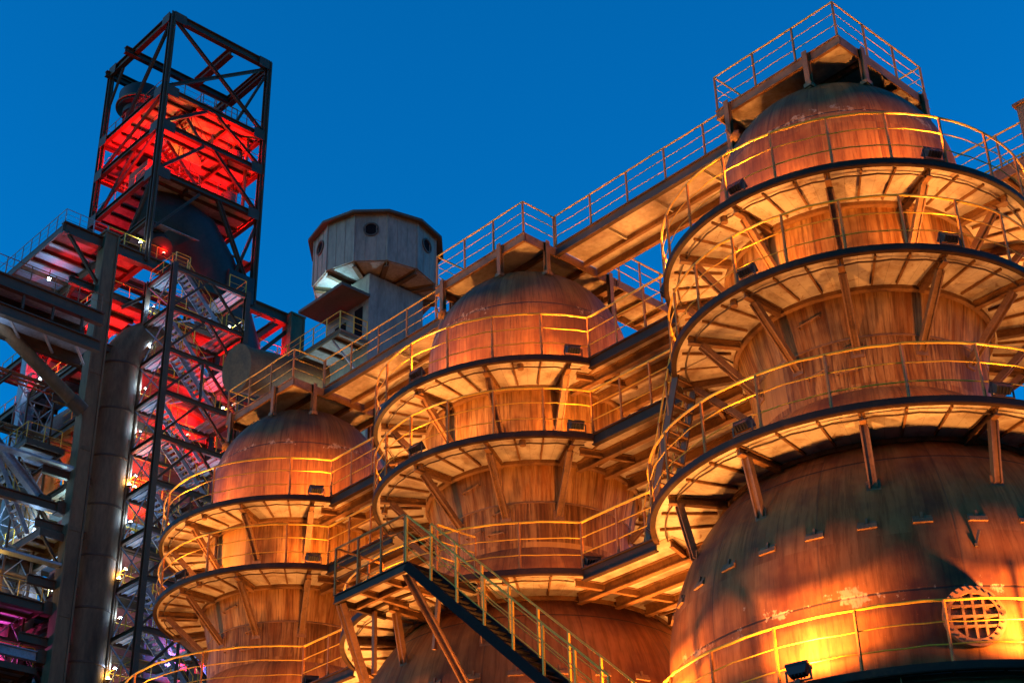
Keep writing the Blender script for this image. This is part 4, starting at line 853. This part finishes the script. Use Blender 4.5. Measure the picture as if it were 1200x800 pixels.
# ---- polygonal cabin on its square shaft
CX, CY = -69.6, 53.94
root = thing('lookout_cabin', 'grey many sided cabin with round portholes on a square shaft', 'cabin', (CX, CY, 0))
NG, RC, zb, zt = 12, 4.1, 57.2, 60.75
ang = [2 * pi * (k + .5) / NG + rad(17) for k in range(NG)]
MB().prism([(RC * cos(a), RC * sin(a)) for a in ang], zb, zt).build('wall', 'cabin', root)
q = MB(); q.add([(4.55 * cos(a), 4.55 * sin(a), zt - .1) for a in ang] + [(4.55 * cos(a), 4.55 * sin(a), zt + .08) for a in ang] + [(0, 0, zt + 1.5)] + [(RC * .98 * cos(a), RC * .98 * sin(a), zt + .02) for a in ang],
    [(k, (k + 1) % NG, NG + (k + 1) % NG, NG + k) for k in range(NG)] + [(NG + k, NG + (k + 1) % NG, 2 * NG) for k in range(NG)] + [((k + 1) % NG, k, 2 * NG + 1 + k, 2 * NG + 1 + (k + 1) % NG) for k in range(NG)]); rf = q.build('roof', 'roof', root)
for a in ang: MB().bar((RC * cos(a), RC * sin(a), zb), (RC * cos(a), RC * sin(a), zt - .02), .1, .1).build('corner_batten', 'cabin', root)
for k in range(NG):
    for t_ in (.33, .66):
        p0 = Vector((RC * cos(ang[k]), RC * sin(ang[k]), 0)).lerp(Vector((RC * cos(ang[(k + 1) % NG]), RC * sin(ang[(k + 1) % NG]), 0)), t_) * 1.002
        MB().bar(p0 + Vector((0, 0, zb + .02)), p0 + Vector((0, 0, zt - .03)), .03, .02).build('cladding_seam', 'cabin', root)
for k in range(1, NG, 2):
    a = 2 * pi * (k + 1) / NG + rad(17); r_ = RC * cos(pi / NG)
    n = Vector((cos(a), sin(a), 0)); p = n * r_ + Vector((0, 0, zb + 2.35))
    t_ = Vector((-sin(a), cos(a), 0)); up_ = Vector((0, 0, 1)); vs = []
    for r_2, h_ in ((.42, -.02), (.52, -.02), (.52, .09), (.42, .09)): vs += [p + (t_ * cos(2 * pi * j / 28) + up_ * sin(2 * pi * j / 28)) * r_2 + n * h_ for j in range(28)]
    pf = MB().add(vs, [(m_ * 28 + j, m_ * 28 + (j + 1) % 28, ((m_ + 1) % 4) * 28 + (j + 1) % 28, ((m_ + 1) % 4) * 28 + j) for m_ in range(4) for j in range(28)], True).build('porthole', 'roof', root); MB().tube([p + n * .004, p + n * .012], .418, 28).build('pane', 'hole', pf)
for a in ang: MB().ibeam((1.6 * cos(a), 1.6 * sin(a), zb - .2), (RC * cos(a) * .97, RC * sin(a) * .97, zb - .2), .3, .36).build('floor_rib', 'concrete', root)
MB().prism([(RC * .97 * cos(a), RC * .97 * sin(a)) for a in ang], zb - .05, zb - .004).build('floor', 'deck', root)
sh = MB().box(-2.2, -2.2, 0, 2.2, 2.2, zb - .4).build('shaft', 'cabin', root)
MB().box(-1.2, -2.24, 51.95, -.1, -2.203, 54.2).build('doorway', 'hole', sh); MB().box(.8, -2.23, 51.95, 1.6, -2.203, 54.6).build('doorway', 'hole', sh)
MB().box(-2.2, -4.45, 54.95, 2.35, -2.21, 55.15).build('canopy', 'roof', root)
bal = MB().box(-7.4, -4.45, 51.72, 2.35, -2.21, 51.78).build('balcony', 'deck', root)
q = MB(); q.ibeam((-7.4, -4.42, 51.6), (2.3, -4.42, 51.6), .14, .34); q.ibeam((2.28, -4.35, 51.6), (2.28, -2.2, 51.6), .14, .34); q.build('edge_beam', 'concrete', bal)
for k in range(6): MB().ibeam((-6.6 + k * 1.6, -4.35, 51.58), (-6.6 + k * 1.6, -2.22, 51.58), .12, .22).build('joist', 'dark', bal)
railing(bal, [(-7.3, -4.4, 51.8), (2.25, -4.4, 51.8), (2.25, -2.3, 51.8)], 1.3, 1.3, .034, (.35, .68), sep=False, mat='yellow', pw=.06)
MB().bar((1.4, -4.3, 51.4), (2.1, -2.2, 48.9), .12, .12).build('knee_brace', 'deck', root)
work_lamp('cyan', (CX - .6, CY - 2.9, 55.16), 170, 'cyan lamp on the canopy under the lookout cabin', 'cyan lamps on the lookout cabin', .14, .5)
work_lamp('cyan', (CX - 1.0, CY - 3.2, 47.6), 190, 'cyan lamp below the balcony of the lookout cabin', 'cyan lamps on the lookout cabin', .14, .5)
root = thing('lamp_bracket', 'arm on the shaft wall holding the cyan lamp below the balcony', 'bracket', (CX - 1.0, CY - 2.2, 47.55)); MB().bar((0, 0, 0), (0, -1.2, 0), .12, .1).build('arm', 'dark', root); MB().box(-.2, -.03, -.25, .2, .0, .25).build('wall_plate', 'dark', root)

# ---- rusty hot blast duct behind the leftmost stove
root = thing('hot_blast_duct', 'rusty horizontal duct with an open left end behind the leftmost platform', 'duct', (-72.6, 45.8, 49.9))
MB().tube([(0, 0, 0), (0, 4, .6), (0, 10.5, 1.6)], 1.45, 36).build('duct', 'duct', root); MB().tube([(0, -.06, -.01), (0, .25, .04)], 1.55, 36).build('end_ring', 'duct', root)
MB().ibeam((0, 1.6, -49.9), (0, 1.6, -1.5), .5, .5).build('support_leg', 'dark', root); MB().ibeam((0, 9, -49.9), (0, 9, -.4), .5, .5).build('support_leg', 'dark', root)
# pale lit column between the stair tower and the leftmost stove
root = thing('lit_column', 'square pale column lit orange between stair tower and leftmost stove', 'column', (-62, 41.2, 0)); MB().box(-.7, -.7, 0, .7, .7, 27).build('shaft', 'cabin', root); MB().box(-.9, -.9, 27.002, .9, .9, 27.3).build('cap', 'concrete', root)
